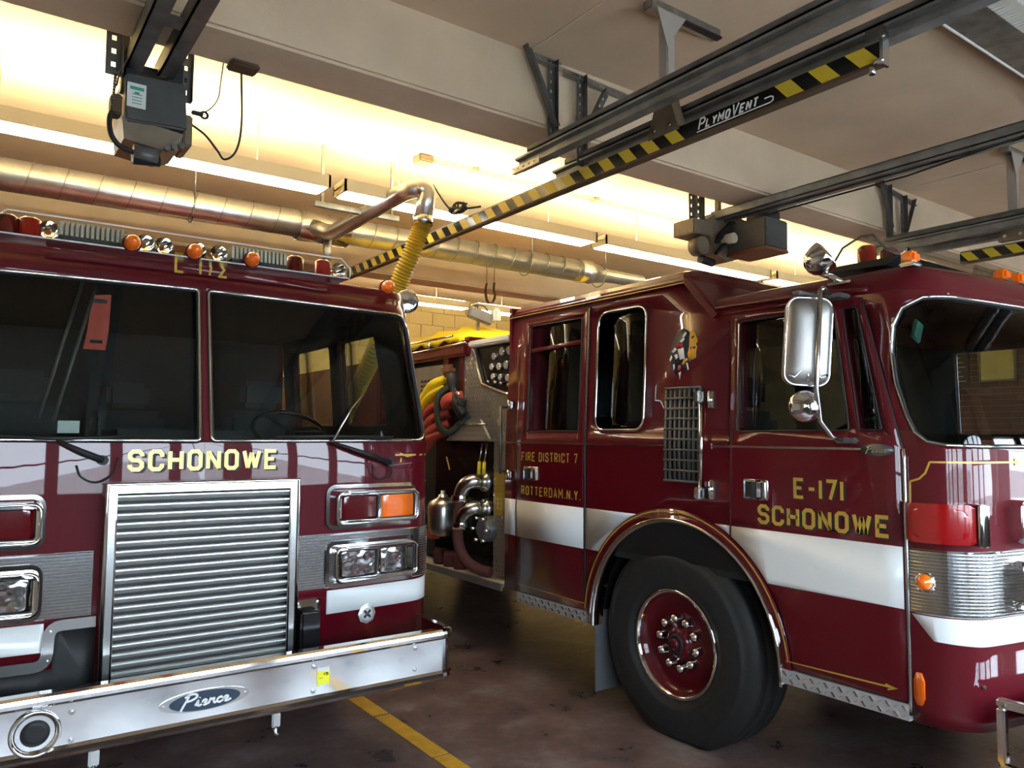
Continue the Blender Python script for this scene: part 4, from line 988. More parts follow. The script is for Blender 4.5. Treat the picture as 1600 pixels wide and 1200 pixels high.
m = MB(); ribbon(m, [(-4.222, .60), (-4.222, 2.1)], .008, K, .014); m.build('jamb_strip', 'steel', rdoor)
m = MB(); ribbon(m, [(-2.314, 1.19), (-2.314, 2.345)], .007, K, .014); m.build('jamb_strip', 'dark_red_lens', fdoor)
m = MB(); skin_tube(m, [(-1.397, .55), (-1.397, 1.66)], K, .010, .009); m.build('front_jamb', 'steel', fdoor)
for nm, lp, par, off, tw in (('windshield', ws, T, -.01, .008), ('door_glass', w_rear, rdoor, -.004, .006), ('side_window', w_mid, T, -.006, .012), ('door_glass', w_front, fdoor, -.004, .006), ('vent_glass', w_vent, fdoor, -.004, .005),
                         ('side_window', mir(w_rear), T, -.008, .005), ('side_window', mir(w_mid), T, -.008, .005), ('side_window', mir(w_front), T, -.008, .005), ('side_window', mir(w_vent), T, -.008, .005)):
    g = pobj(nm, [lp], K, off, .005, 'smoked_glass' if nm == 'windshield' else ('window_glass' if lp[0][0] > 0 else 'dark_glass'), par)
    m = MB(); skin_tube(m, lp, K, .012 if par is not T else .003, tw*.8, True, step=.04); m.build('window_trim', 'chrome' if par is T else 'black', g)
    if par is T and nm != 'side_window':
        m = MB(); skin_tube(m, lp, K, -.004, .011, True, step=.04); m.build('window_seal', 'black', g)
m = MB(); panel(m, [[(-4.105, 2.30), (-3.54, 2.315), (-3.54, 2.345), (-4.105, 2.33)]], K, .010, .012); m.build('window_bar', 'red_paint', rdoor)
for lp in ([(-4.105, 1.74), (-4.105, 2.48)], [(-2.266, 1.74), (-2.266, 2.30)]):
    m = MB(); ribbon(m, lp, .010, K, .0145); m.build('glass_run', 'steel', fdoor if lp[0][0] > -3 else rdoor)
# roofs
roof_cap('front_roof', K, K.sl(3.0), K.sr(3.0), [(0, 2.36), (.012, 2.405), (.04, 2.447), (.085, 2.475), (.14, 2.492), (.4, 2.505)], 'red_paint', T)
rings = [(0, 2.905, 2.592), (.008, 2.925, 2.632), (.04, 2.95, 2.664), (.09, 2.985, 2.682), (.3, 3.2, 2.692)]
m = MB(); vs = []; fs = []
for d, y0, z in rings:
    h = 1.22-.05*(z-1.66)-d; c = .06
    for x, y in ((-h, 4.70-d*.5), (-h, y0+c), (-h+c*.3, y0+c*.3), (-h+c, y0), (h-c, y0), (h-c*.3, y0+c*.3), (h, y0+c), (h, 4.70-d*.5)): vs.append((4.5+x, y, z))
for i in range(len(rings)-1):
    for j in range(8): fs.append((i*8+j, i*8+(j+1) % 8, (i+1)*8+(j+1) % 8, (i+1)*8+j))
fs.append([(len(rings)-1)*8+i for i in range(8)]); m.add(vs, fs, False); m.prism([(3.285, 2.70, 2.37), (5.715, 2.70, 2.37), (5.715, 2.70+.208, 2.596), (3.285, 2.70+.208, 2.596)], (0, .03, -.02)); m.build('crew_roof', 'red_paint', T)
m = MB(); skin_tube(m, [(SB, 2.598), (K.sl(2.92), 2.598), (K.sl(2.735), 2.405), (-1.62, 2.395), (-1.40, 2.375)], K, .010, .012, step=.06); m.build('drip_rail', 'red_paint', T)
m = MB(); skin_tube(m, [(SB, 2.585), (K.sl(2.925), 2.585), (K.sl(2.75), 2.395)], K, .018, .004, step=.06); m.build('drip_highlight', 'gold', T)  # thin gold strip that paints the light's highlight along the drip rail
MB().box(3.31, 5.69, 4.65, 4.68, .6, 2.66).build('cab_rear_wall', 'red_paint', T)
MB().box(3.33, 5.67, 4.63, 4.645, 1.0, 2.5).build('rear_lining', 'interior_dark', T)
MB().box(3.33, 5.67, 1.7, 4.64, .96, 1.0).build('cab_floor', 'interior_dark', T)
m = MB(); m.cbox(3.45, 5.55, 1.66, 2.05, 1.3, 1.60, .06); m.cbox(4.1, 4.9, 1.9, 3.6, 1.0, 1.55, .08); m.build('dashboard', 'interior_grey', T)
for x in (3.78, 5.22): seat(T, x, 2.42); seat(T, x, 3.7)
sw_ = MB(); c0 = Vector((3.78, 2.28, 1.68)); un = Vector((0, .6, .8)).normalized(); uu = Vector((1, 0, 0)); ww = un.cross(uu)
sw_.tube([c0 + (uu*math.cos(2*PI*i/28)+ww*math.sin(2*PI*i/28))*.21 for i in range(28)], .013, 8, True); sw_.tube([c0, c0-un*.3], .025, 8); sw_.build('steering_wheel', 'black_gloss', T)
m = MB(); m.cbox(3.60, 3.67, 1.80, 1.82, 2.16, 2.26, .006, R=Matrix.Rotation(.4, 3, 'Y')); m.build('windshield_mirror', 'label_green', T)
MB().cbox(3.62, 4.05, 1.72, 1.80, 1.60, 1.66, .006).build('dash_folder', 'label_green', T)
MB().cbox(4.08, 4.5, 1.74, 1.82, 1.60, 1.70, .006).build('dash_folder', 'cloth_red', T)
# wheel arch
def ring_loop(R0, R1, a0, a1): return arch(R1, a0, a1) + arch(R0, a1, a0)
pobj('arch_lip', [ring_loop(.695, .758, PI-.05, .05)], K, .016, .02, 'red_paint', T)
m = MB(); ribbon(m, arch(.745, PI-.1, .12), .007, K, .019, step=.2); ribbon(m, arch(.745, .12, .12-.001, 1)[:1] + [(-1.985, .632), (-1.46, .645)], .007, K, .019, step=.2)
ribbon(m, [(-1.50, .652), (-1.452, .645), (-1.49, .632)], .007, K, .019, step=.2)
ribbon(m, [(-4.19, .648), (-3.46, .640)], .005, K, .0145, step=.2); m.build('gold_pinstripe', 'gold', T)
m = MB(); skin_tube(m, arch(.697, PI+.02, -.02), K, .014, .010, step=.2, n=8); m.build('arch_bead', 'chrome', T)
m = MB(); P = arch(.695, PI+.04, -.06); m.sweep([(0, 0)], []) if False else None
vs = []; fs = []
for i, (s, z) in enumerate(P):
    y = 3.02 - (s-AC); d = Vector((0, y-3.02, z-AZ)).normalized()
    for x, r in ((3.272, .700), (3.266, .688), (3.285, .678), (3.36, .676), (3.36, .70)): vs.append(Vector((x, 3.02, AZ)) + d*r)
for i in range(len(P)-1):
    for j in range(4): fs.append((i*5+j, i*5+j+1, (i+1)*5+j+1, (i+1)*5+j))
m.add(vs, fs, True); m.build('fender_rim', 'chrome', T, 'polished wheel arch trim')
m = MB(); vs = []; fs = []
for i in range(25):
    a = PI*i/24; d = Vector((0, math.cos(a), math.sin(a)))
    for x in (3.32, 4.0): vs.append(Vector((x, 3.02, AZ)) + d*.71)
for i in range(24): fs.append((2*i, 2*i+1, 2*i+3, 2*i+2))
m.add(vs, fs, True); m.box(3.98, 4.0, 2.3, 3.74, .4, 1.3); m.build('wheel_well', 'black', T)
wheel(T, 3.335, 3.07, .53, -1); wheel(T, 5.665, 3.07, .53, 1); wheel(T, 3.36, 8.3, .545, -1); wheel(T, 5.64, 8.3, .545, 1)
m = MB(); m.cbox(3.30, 3.66, 3.70, 3.712, .10, .60, .004); m.build('mud_flap', 'mud_rubber', T)
# sills in tread plate
for y0, y1 in ((3.745, 4.50), (1.70, 2.33)):
    o = MB().box(3.262, 3.32, y0, y1, .525, .592).build('sill_plate', 'sill_metal', T)
    lg = MB()
    k = 0; y = y0+.02
    while y < y1-.02:
        for r in range(2):
            zz = .542+.032*r; q = .011 if (k+r) % 2 else -.011
            lg.prism([(3.262, y-.012, zz-q*.7), (3.262, y-.004, zz-q*.7-.004), (3.262, y+.012, zz+q*.7), (3.262, y+.004, zz+q*.7+.004)], (-.005, 0, 0))
        y += .036; k += 1
    lg = lg.build('tread_lugs', 'chrome', o); lg['kind'] = 'stuff'
# white stripes
def circ_edge(R, zs, sg): return [(AC + sg*math.sqrt(R*R-(z-AZ)**2), z) for z in zs]
zz = [.983 + .26*i/8 for i in range(9)]
R0 = .762
pobj('white_stripe', [[(SB, .983), (-4.223, .983), (-4.223, 1.243), (SB, 1.243)]], K, .003, .003, 'white_paint', T)
pobj('white_stripe', [[(-4.215, .983), (-3.480, .983), (-3.480, 1.243), (-4.215, 1.243)]], K, .0145, .003, 'white_paint', rdoor)
pobj('white_stripe', [[(-3.470, .983)] + circ_edge(R0, zz, -1) + [(-3.470, 1.243)]], K, .003, .003, 'white_paint', T)
z1 = AZ + math.sqrt(R0**2-(-2.318-AC)**2)
pobj('white_stripe', [[(-2.318, z1), (-2.318, 1.243)] + circ_edge(R0, [1.243, 1.22, (z1+1.22)/2], 1)], K, .003, .003, 'white_paint', T)
pobj('white_stripe', [circ_edge(.768, zz, 1)[::-1][2:] + [(-1.412, .983), (-1.412, 1.243), (-2.306, 1.243), (-2.306, AZ+math.sqrt(.768**2-(-2.306-AC)**2))]], K, .0145, .003, 'white_paint', fdoor)
pobj('white_stripe', [[(-1.386, .970), (-1.30, .872), (-1.13, .862), (1.13, .862), (1.30, .872), (1.386, .970)]], K, .003, .003, 'white_paint', T)
corrugated('steel_band', K, -1.387, 1.387, .976, 1.242, .0135, .005, .008, 'band_steel', T, 'ribbed stainless band round the cab front')
m = MB(); ribbon(m, [(SB, 1.655), (-2.775, 1.655)], .010, K, .0155, step=.2); ribbon(m, [(-2.43, 1.655), (-1.55, 1.655)], .010, K, .0155, step=.2); m.build('belt_moulding', 'steel', T)
m = MB(); ribbon(m, [(-1.383, 1.285), (-1.378, 1.522)], .008, K, .003); ribbon(m, [(-1.378, 1.522), (-1.34, 1.535), (-1.315, 1.56), (-1.297, 1.606)], .008, K, .003); ribbon(m, [(-1.297, 1.606), (-.86, 1.607)], .008, K, .003, step=.03); ribbon(m, [(-.885, 1.618), (-.86, 1.607), (-.885, 1.596)], .008, K, .003); m.build('front_pinstripe', 'gold', T)
# lettering
for st, s0, s1, z0, z1, t, off in (('E-171', -1.935, -1.675, 1.412, 1.512, .016, .0), ('SCHONOWE', -2.142, -1.462, 1.272, 1.370, .018, 0)):
    m = MB(); text(m, st, s0+.010, s1+.010, z0-.008, z1-.008, K, .0135, t*1.1, 0, gap=.24); m.build('lettering_shadow', 'ink', fdoor)
    m = MB(); text(m, st, s0, s1, z0, z1, K, .015, t, 0, gap=.24); m.build('door_lettering', 'gold', fdoor, 'gold block lettering ' + st)
for st, s0, s1, z0, z1 in (('FIRE DISTRICT 7', -4.158, -3.54, 1.525, 1.590), ('ROTTERDAM.N.Y.', -4.158, -3.51, 1.285, 1.350)):
    wd = lambda q: sum(WID.get(c, 1) for c in q) + .40*(len(q)-1)
    u_ = (s1-s0)/wd(st); at_ = 0
    for word in st.replace('.', '. ').split():
        i0 = st.index(word, at_); at_ = i0 + len(word); a0 = s0 + (wd(st[:i0])+.40 if i0 else 0)*u_
        m = MB(); text(m, word, a0, a0+wd(word)*u_, z0, z1, K, .0145, .009, 0, gap=.40); m.build('door_lettering', 'gold', rdoor, 'faded gold lettering ' + word)
# handles, vent, grab bar, badge
for s0, s1, z0, z1, d in ((-2.222, -2.075, 1.390, 1.492, fdoor), (-4.125, -3.955, 1.392, 1.488, rdoor)):
    o = pobj('door_handle', [rr(s0, z0, s1, z1, .008)], K, .020, .01, 'chrome', d)
    pobj('handle_recess', [rr(s0+.012, z0+.012, (s0+s1)/2-.004, z1-.012, .004)], K, .0215, .003, 'black', o)
    pobj('handle_paddle', [rr((s0+s1)/2+.012, z0+.012, s1-.012, z1-.012, .004)], K, .030, .01, 'steel', o)
v0, v1, vz0, vz1 = -2.772, -2.512, 1.452, 1.985
vent = pobj('intake_grille', [[(v0, vz0), (v1, vz0), (v1, vz1), (v0, vz1)]], K, .008, .008, 'black', T)
for k in range(8):
    a = v0+.008 + k*(v1-v0-.016)/7
    m = MB(); panel(m, [[(a-.006, vz0), (a+.006, vz0), (a+.006, vz1), (a-.006, vz1)]], K, .022, .012); m.build('grille_bar', 'dark_steel', vent)
for k in range(10):
    b = vz0+.006 + k*(vz1-vz0-.012)/9
    m = MB(); panel(m, [[(v0, b-.006), (v1, b-.006), (v1, b+.006), (v0, b+.006)]], K, .026, .010); m.build('grille_bar', 'dark_steel', vent)
m = MB(); m.tube([K.at(-2.483, 1.40, .045), K.at(-2.483, 1.93, .045)], .013, 12); gb = m.build('grab_bar', 'chrome', T)
for z in (1.405, 1.925):
    m = MB(); m.cbox(3.20, 3.285, *sorted((.3007+2.483-.022, .3007+2.483+.022)), z-.035, z+.03, .008); m.build('bar_bracket', 'steel', gb)
for z in (1.905, 1.424):
    m = MB(); m.cbox(3.25, 3.285, .3007+2.425-.02, .3007+2.425+.02, z-.05, z+.05, .006); m.tube([(3.245, 2.726, z-.045), (3.245, 2.726, z+.045)], .01, 8); m.build('hinge', 'chrome', T)
for z in (1.93, 1.42):
    m = MB(); m.cbox(3.24, 3.285, 4.56, 4.60, z-.03, z+.03, .008); m.tube([(3.235, 4.58, z-.035), (3.235, 4.58, z+.035)], .011, 8); m.build('hinge', 'chrome', T)
bd = pobj('maker_badge', [[(-1.512+.075*math.cos(2*PI*i/32), 1.652+.026*math.sin(2*PI*i/32)) for i in range(32)]], K, .020, .008, 'dark_steel', fdoor, 'small dark oval maker badge')
FBd = Flat(K.at(0, 1.652, 0), (0, -1, 0), (0, 0, 1))
class SK2:
    cuts = []
    def at(k, a, b, off=0): return K.at(a, b, off)
m = MB(); script_pierce(m, SK2(), -1.512, 1.65, .11, .034, .0215, .004); m.build('badge_script', 'steel', bd, 'script reading Pierce')
# chief head emblem, flat decal
ec, ez = -2.672, 2.205
def edec(name, polys, off, mm, par):
    for p in polys:
        m = MB(); panel(m, [[(ec + a*.0018, ez + b*.0018) for a, b in p]], K, off, .001); o = m.build(name, mm, par)
    return o
em = edec('emblem', [[(30, -42), (38, -20), (34, 5), (34, 40), (26, 56), (6, 66), (-14, 60), (-30, 44), (-38, 24), (-46, 6), (-56, -14), (-50, -34), (-42, -44), (-36, -66), (-22, -84), (-8, -66), (6, -62), (18, -78), (26, -58)][::-1]], .002, 'ink', T)
em['label'] = 'feathered head emblem in black, white and gold'
edec('emblem_face', [[(26, -18), (30, -33), (46, -38), (60, -32), (60, -14), (64, 2), (58, 10), (66, 20), (58, 36), (52, 50), (44, 58), (34, 50), (32, 30), (32, 6)], [(2, -48), (10, -52), (22, -40), (30, -34), (22, -30), (10, -36)]], .0035, 'emblem_skin', em)
edec('emblem_feature', [[(40, 28), (50, 32), (52, 38), (40, 36)], [(48, -4), (58, -2), (56, 4), (46, 2)], [(36, -6), (40, -2), (42, 6), (36, 2)]], .0045, 'ink', em)
edec('emblem_feather', [[(2, 40), (14, 54), (20, 48), (8, 34)], [(-8, 24), (6, 38), (12, 30), (0, 20)], [(-42, -6), (-28, 8), (-20, 0), (-34, -10)], [(-50, -30), (-42, -16), (-38, -24), (-46, -38)], [(-16, 0), (8, 4), (14, -32), (-6, -34)], [(-30, -18), (-18, -14), (-14, -26), (-22, -32)], [(-34, -48), (-28, -46), (-26, -60), (-32, -68)], [(-10, -76), (0, -72), (-4, -98)], [(20, -46), (26, -46), (32, -66), (28, -70)]], .0035, 'pin_white', em)
edec('emblem_quill', [[(-30, 8), (-20, 20), (-10, 14), (-20, 2)], [(-10, 16), (4, 18), (6, 4), (-6, 0)], [(-12, -52), (0, -52), (-2, -70), (-14, -66)]], .0045, 'emblem_red', em)
# lamps at the cab corner and front
ms = pobj('side_lamp', [rr(-1.365, 1.276, -1.165, 1.438, .02)], K, .065, .065, 'red_lens', T, 'square red warning lamp')
pobj('lamp_bezel', [rr(-1.163, 1.270, -1.128, 1.440, .008)], K, .075, .075, 'chrome', ms)
pobj('lamp_core', [rr(-1.345, 1.296, -1.185, 1.418, .03)], K, .067, .01, 'red_lens', ms)
n = K.nrm(-1.325, 1.11); m = MB(); m.lathe([(.034, 0), (.034, .012), (.026, .03), (.012, .04), (.001, .042)], K.at(-1.325, 1.11, .008), n, 20); o = m.build('turn_lamp', 'amber_lens', T, 'round amber side lamp')
m = MB(); m.lathe([(.040, -.002), (.040, .008), (.034, .012)], K.at(-1.325, 1.11, .008), n, 20); m.build('lamp_ring', 'steel', o)
pobj('amber_reflector', [[(-1.372, .60), (-1.352, .60), (-1.340, .63), (-1.340, .70), (-1.352, .732), (-1.372, .732), (-1.384, .70), (-1.384, .63)]], K, .008, .008, 'amber_lens', T)
for sg in (-1, 1):
    a, b = sorted((sg*.46, sg*.94))
    lamp_box(K, a, b, 1.27, 1.45, ('red_lens', 'amber_lens'), T, 'signal_housing'); lamp_box(K, a, b, 1.0, 1.20, ('headlamp', 'headlamp'), T, 'headlight_housing')
m = MB(); m.disc(K.at(-1.12, .705, 0), K.nrm(-1.12, .705), .008, .008, 10); m.build('body_screw', 'steel', T)
MB().box(3.98, 5.02, 1.30, 1.33, .65, 1.45).build('grille_panel', 'steel', T)
# front bumper: hollow chrome end next to the cab corner
m = MB(); 
for z0, z1, y0, y1 in ((.655, .69, 1.02, 1.40), (.405, .44, 1.02, 1.40), (.44, .655, 1.368, 1.40), (.44, .655, 1.02, 1.06)): m.cbox(3.335, 3.375, y0, y1, z0, z1, .008)
m.cbox(3.36, 5.66, 1.00, 1.03, .405, .69, .01); m.cbox(3.36, 5.66, 1.02, 1.30, .672, .69, .004); m.cbox(3.36, 5.66, 1.02, 1.30, .405, .42, .004)
m.build('front_bumper', 'chrome', T, 'chrome bumper end at the right edge')
m = MB(); m.cbox(3.42, 3.7, 1.12, 1.28, .47, .62, .02); m.build('bumper_bracket', 'badge_blue', T)
for y, z in ((1.37, .67), (1.37, .425)): bolt_at((3.335, y, z), (-1, 0, 0), .006, .005, T, 'steel', 'bumper_bolt')
# mirror on the left door
M0 = Matrix.Translation((3.097, 2.03, 2.14)) @ Matrix.Rotation(math.radians(-42), 4, 'Z') @ Matrix.Rotation(math.radians(4), 4, 'Y')
m = MB(); FM = Flat(M0 @ Vector((0, 0, 0)), M0.to_3x3() @ Vector((1, 0, 0)), M0.to_3x3() @ Vector((0, 0, 1)))
rings = [(1.0, -.055), (1.02, -.02), (1.0, 0), (.93, .014), (.8, .024), (.55, .034), (.25, .039)]; loop = rr(-.098, -.20, .098, .20, .05, 7); nL = len(loop); vs = []; fs = []
for q, o in rings: vs += [FM.at(a*q, b*(1-(1-q)*.55), o) for a, b in loop]
for i in range(len(rings)-1): fs += [(i*nL+k, i*nL+(k+1) % nL, (i+1)*nL+(k+1) % nL, (i+1)*nL+k) for k in range(nL)]
fs.append(list(range(nL))[::-1]); fs.append([(len(rings)-1)*nL+k for k in range(nL)]); m.add(vs, fs, True)
mr = m.build('side_mirror', 'mirror_back', T, 'tall polished side mirror on tubular arms')
m = MB(); skin_tube(m, rr(-.098, -.20, .098, .20, .05, 7), FM, .002, .006, True, step=.02)
skin_tube(m, [(-.085, -.155), (-.06, -.17), (-.03, -.135), (-.008, -.115), (.008, -.118), (.03, -.145), (.055, -.165), (.085, -.15)], FM, .030, .006, step=.02); skin_tube(m, [(0, -.115), (0, -.19)], FM, .028, .006); m.build('mirror_rim', 'chrome', mr)
A = FM.at(.025, .225, .06); B = FM.at(.03, -.22, .06)
m = MB(); m.tube([A, B, Vector((3.13, 2.0, 1.78)), Vector((3.17, 1.97, 1.71)), Vector((3.27, 1.96, 1.69))], .011, 10); m.tube([A, A+Vector((.02, 0, .012)), Vector((3.26, 2.0, 2.36))], .011, 10); m.build('mirror_arm', 'steel', mr)
m = MB(); m.cbox(3.20, 3.285, 1.93, 2.12, 2.345, 2.365, .006); m.cbox(3.02, 3.24, 2.02, 2.06, 2.352, 2.366, .004); m.build('mirror_bracket', 'dark_steel', mr); MB().cbox(3.235, 3.285, 1.90, 2.0, 1.68, 1.705, .008).build('mirror_bracket', 'dark_steel', mr)
n = FM.n; p = FM.at(.0, -.295, .015)
m = MB(); m.lathe([(.06, -.035), (.072, -.01), (.074, .0), (.06, .018), (.03, .03), (.001, .034)], p, n, 28, capa=True); m.build('round_mirror', 'chrome', mr, 'small round convex mirror')
# roof lights
sp = Vector((3.33, 2.09, 2.575)); m = MB(); m.lathe([(.001, -.10), (.022, -.098), (.045, -.086), (.063, -.064), (.074, -.03), (.078, 0), (.078, .012), (.07, .016), (.001, .018)], sp, (.45, -.6, .55), 28); m.tube([sp+Vector((0, .03, -.07)), Vector((3.33, 2.05, 2.47)), Vector((3.36, 2.0, 2.43))], .016, 8); m.cbox(3.30, 3.37, 1.94, 2.06, 2.425, 2.437, .004); m.build('spotlight', 'chrome', T, 'chrome bell shaped spotlight on the cab roof')
prof = [(2.20, 2.565), (2.13, 2.66), (2.03, 2.70), (1.97, 2.695), (1.90, 2.60), (1.84, 2.57)]
MB().prism([(3.56, y, z) for y, z in prof], (1.88, 0, 0)).build('light_bar_dome', 'clear_plastic', T, 'clear light bar cover on the cab roof')
m = MB()
for x in (3.56, 5.44): m.tube([(x, y, z) for y, z in prof], .006, 6)
m.tube([(3.56, 2.03, 2.70), (5.44, 2.03, 2.70)], .004, 6); m.build('dome_edge', 'dark_steel', T)
m = MB(); m.prism([(3.54, 2.23, 2.545), (3.54, 2.23, 2.566), (3.54, 1.82, 2.566), (3.54, 1.90, 2.53)], (1.92, 0, 0)); m.cbox(3.7, 3.8, 1.95, 2.12, 2.48, 2.55, .01); m.cbox(5.2, 5.3, 1.95, 2.12, 2.48, 2.55, .01); lbb = m.build('light_bar_base', 'black', T)
for x, y, mm in ((3.66, 2.06, 'red_lens'), (3.80, 2.02, 'dark_red_lens'), (5.3, 2.06, 'red_lens')): MB().lathe([(.045, 0), (.045, .09), (.03, .105), (.001, .107)], (x, y, 2.567), (0, 0, 1), 20).build('beacon', mm, lbb)
MB().lathe([(.01, 0), (.03, .03), (.04, .05)], (3.75, 1.95, 2.61), (0, -1, 0), 16).build('reflector', 'chrome', lbb)
for x, y in ((3.375, 1.70), (4.08, 1.615), (4.24, 1.61), (4.40, 1.61)):
    m = MB(); m.cbox(x-.035, x+.035, y-.03, y+.03, 2.475, 2.53, .012); o = m.build('marker_light', 'amber_lens', T, 'amber roof marker light')
    MB().cbox(x-.038, x+.038, y-.034, y+.034, 2.462, 2.48, .006).build('marker_base', 'steel', o)

# ---------------- pump panel and body behind the cab
MB().cbox(4.05, 4.95, 1.6, 10.0, .55, .85, .02).build('chassis', 'black', T)
MB().cbox(3.42, 5.58, 4.72, 6.9, .64, 2.36, .02).build('pump_module', 'black', T)
MB().cbox(3.30, 5.70, 6.9, 10.05, .60, 2.45, .04).build('rear_body', 'red_paint', T)
PF = Flat((3.36, 0, 0), (0, -1, 0), (0, 0, 1))       # s = -y
def pp(name, ptsyz, off, th, mm, par=None, label=None): return pobj(name, [[(-y, z) for y, z in ptsyz]], PF, off, th, mm, par or T, label)
pp('tread_panel', [(5.40, 1.66), (4.70, 1.66), (4.70, 2.02), (5.11, 2.11), (5.24, 2.42), (5.40, 2.42)], .0, .03, 'diamond_plate')
def lugs(parent, y0, y1, z0, z1, inside, x, mm='chrome', p=.034):
    lg = MB(); r = 0; z = z0+p/2
    while z < z1:
        y = y0 + p/2*(1 + r % 2); c = 0
        while y < y1:
            if inside(y, z):
                q = .010 if (r + c) % 2 else -.010
                lg.prism([(x, y-.008, z-q), (x, y-.003, z-q-.003), (x, y+.008, z+q), (x, y+.003, z+q+.003)], (-.003, 0, 0))
            y += p; c += 1
        z += p; r += 1
    o = lg.build('tread_lugs', mm, parent); o['kind'] = 'stuff'
trp = [o for o in bpy.data.objects if o.name.startswith('tread_panel')][-1]
lugs(trp, 4.71, 5.40, 1.67, 2.42, lambda y, z: z < 2.0 or (z < 2.02 + (y-4.70)*.22 and y < 5.11) or (y > 5.11 and z < 2.11 + (y-5.11)*2.3), 3.36)
gp = pp('gauge_panel', [(5.10, 2.12), (4.70, 2.03), (4.70, 2.44), (5.24, 2.44)], -.012, .03, 'black_gloss')
m = MB(); m.tube([(3.355, 5.25, 2.44), (3.345, 5.11, 2.115), (3.345, 4.80, 2.03), (3.345, 4.70, 2.01)], .014, 8); m.build('panel_edge', 'chrome', gp)
m = MB(); m.cbox(3.30, 3.6, 4.70, 5.26, 2.42, 2.47, .012); m.build('top_ledge', 'white_plastic', T)
for k, (y, z, r) in enumerate(((4.76, 2.36, .035), (4.86, 2.36, .035), (4.97, 2.33, .03), (4.80, 2.25, .035), (4.90, 2.245, .03), (5.0, 2.25, .028), (4.78, 2.15, .03), (4.88, 2.16, .026), (4.98, 2.17, .026))):
    m = MB(); m.lathe([(r, 0), (r, .014), (r*.86, .018)], (3.372, y, z), (-1, 0, 0), 18); o = m.build('gauge', 'chrome', gp)
    MB().disc((3.36, y, z), (-1, 0, 0), r*.84, .003, 18).build('gauge_face', 'post_grey', o)
for y, z in ((4.74, 2.09), (4.84, 2.11), (4.92, 2.12), (5.02, 2.13)):
    MB().tube([(3.37, y, z), (3.33, y, z)], .010, 8).build('toggle_knob', 'steel', gp)
pp('red_post', [(5.46, 1.66), (5.40, 1.66), (5.40, 2.44), (5.46, 2.44)], .015, .05, 'red_paint'); pp('red_post', [(5.72, 1.66), (5.64, 1.66), (5.64, 2.40), (5.72, 2.40)], .015, .05, 'red_paint')
pp('locker_back', [(5.66, 1.66), (5.44, 1.66), (5.44, 2.42), (5.66, 2.42)], -.04, .02, 'interior_dark')
vp = pp('vent_panel', [(6.3, 1.7), (5.73, 1.7), (5.73, 2.32), (6.3, 2.32)], .0, .03, 'aluminium')
h0 = None
for r in range(9):
    for c in range(6):
        y = 5.80 + c*.06; z = 1.84 + r*.042
        if h0 is None: h0 = MB().box(3.357, 3.361, y, y+.042, z, z+.024).build('vent_slot', 'black', vp); hy, hz = y, z
        else: inst(h0, (0, y-hy, z-hz))
m = MB(); m.cbox(3.30, 3.6, 5.30, 6.9, 2.36, 2.46, .02); m.build('top_rail', 'red_paint', T)
m = MB(); m.tube([(3.30, 5.28, 2.465), (3.30, 6.8, 2.44)], .010, 8); m.tube([(3.30, 5.5, 2.54), (3.30, 6.6, 2.54)], .010, 8); m.tube([(3.30, 5.9, 2.45), (3.30, 5.9, 2.54)], .01, 8); m.build('hose_bed_rail', 'chrome', T)
m = MB(); m.cbox(3.36, 5.4, 5.35, 6.9, 2.45, 2.53, .03); m.build('hose_bed_side', 'red_paint', T)
# lower fittings
pp('fitting_panel', [(5.9, .74), (4.95, .74), (4.95, 1.655), (5.9, 1.655)], -.03, .03, 'black_gloss')
pp('tread_strip', [(4.95, .64), (4.70, .64), (4.70, 1.66), (4.95, 1.66)], .0, .02, 'diamond_plate')
lugs([o for o in bpy.data.objects if o.name.startswith('tread_strip')][-1], 4.71, 4.95, .66, 1.66, lambda y, z: True, 3.36)
pp('yellow_tread', [(4.935, 1.09), (4.80, 1.09), (4.80, 1.42), (4.935, 1.42)], .006, .006, 'diamond_yellow')
m = MB(); m.tube([(3.29, 4.76, 1.42), (3.29, 4.76, 1.93)], .013, 10); m.tube([(3.29, 4.76, 1.92), (3.36, 4.76, 1.92)], .011, 8); m.tube([(3.29, 4.76, 1.44), (3.36, 4.76, 1.44)], .011, 8); m.build('hand_rail', 'dark_steel', T)
m = MB(); m.cbox(3.26, 3.36, 4.86, 5.52, 1.66, 1.68, .006); m.prism([(3.27, 5.52, 1.67), (3.27, 5.30, 1.83), (3.27, 5.02, 1.83), (3.27, 4.88, 1.67)], (.02, 0, 0)); m.build('step_tray', 'diamond_plate', T)
MB().tube([(3.25, 4.9, 1.79), (3.25, 5.35, 1.79)], .008, 8).build('tray_rail', 'steel', T)
def elbow(name, y, z, r, drop):
    m = MB(); m.lathe([(r*1.35, 0), (r*1.35, .03), (r, .035), (r, .08)], (3.39, y, z), (-1, 0, 0), 22); m.tube(catmull([(3.34, y, z), (3.28, y+.01, z+.005), (3.23, y+.05, z-.02), (3.215, y+.09, z-.08), (3.21, y+.10, z-drop)], 5), r, 16)
    o = m.build(name, 'steel', T); c = MB(); c.lathe([(r*1.2, 0), (r*1.25, .02), (r*1.2, .05)], (3.21, y+.10, z-drop-.02), (0, 0, 1), 20, capa=True); c.build('coupling', 'chrome', o); return o
elbow('discharge_elbow', 5.10, 1.34, .058, .14); elbow('discharge_elbow', 5.09, 1.13, .055, .14)
m = MB(); m.lathe([(.10, 0), (.10, .05), (.085, .07), (.085, .10), (.06, .12), (.001, .125)], (3.39, 5.0, .98), (-1, 0, 0), 26); cap = m.build('intake_cap', 'dark_steel', T)
lg = None
for k in range(6):
    a = 2*PI*k/6; p = Vector((3.30, 5.0+.095*math.cos(a), .98+.095*math.sin(a)))
    if lg is None: lg = MB().tube([p, p-Vector((.05, 0, 0))], .012, 8).build('cap_lug', 'chrome', cap); lp0 = p
    else: inst(lg, p-lp0)
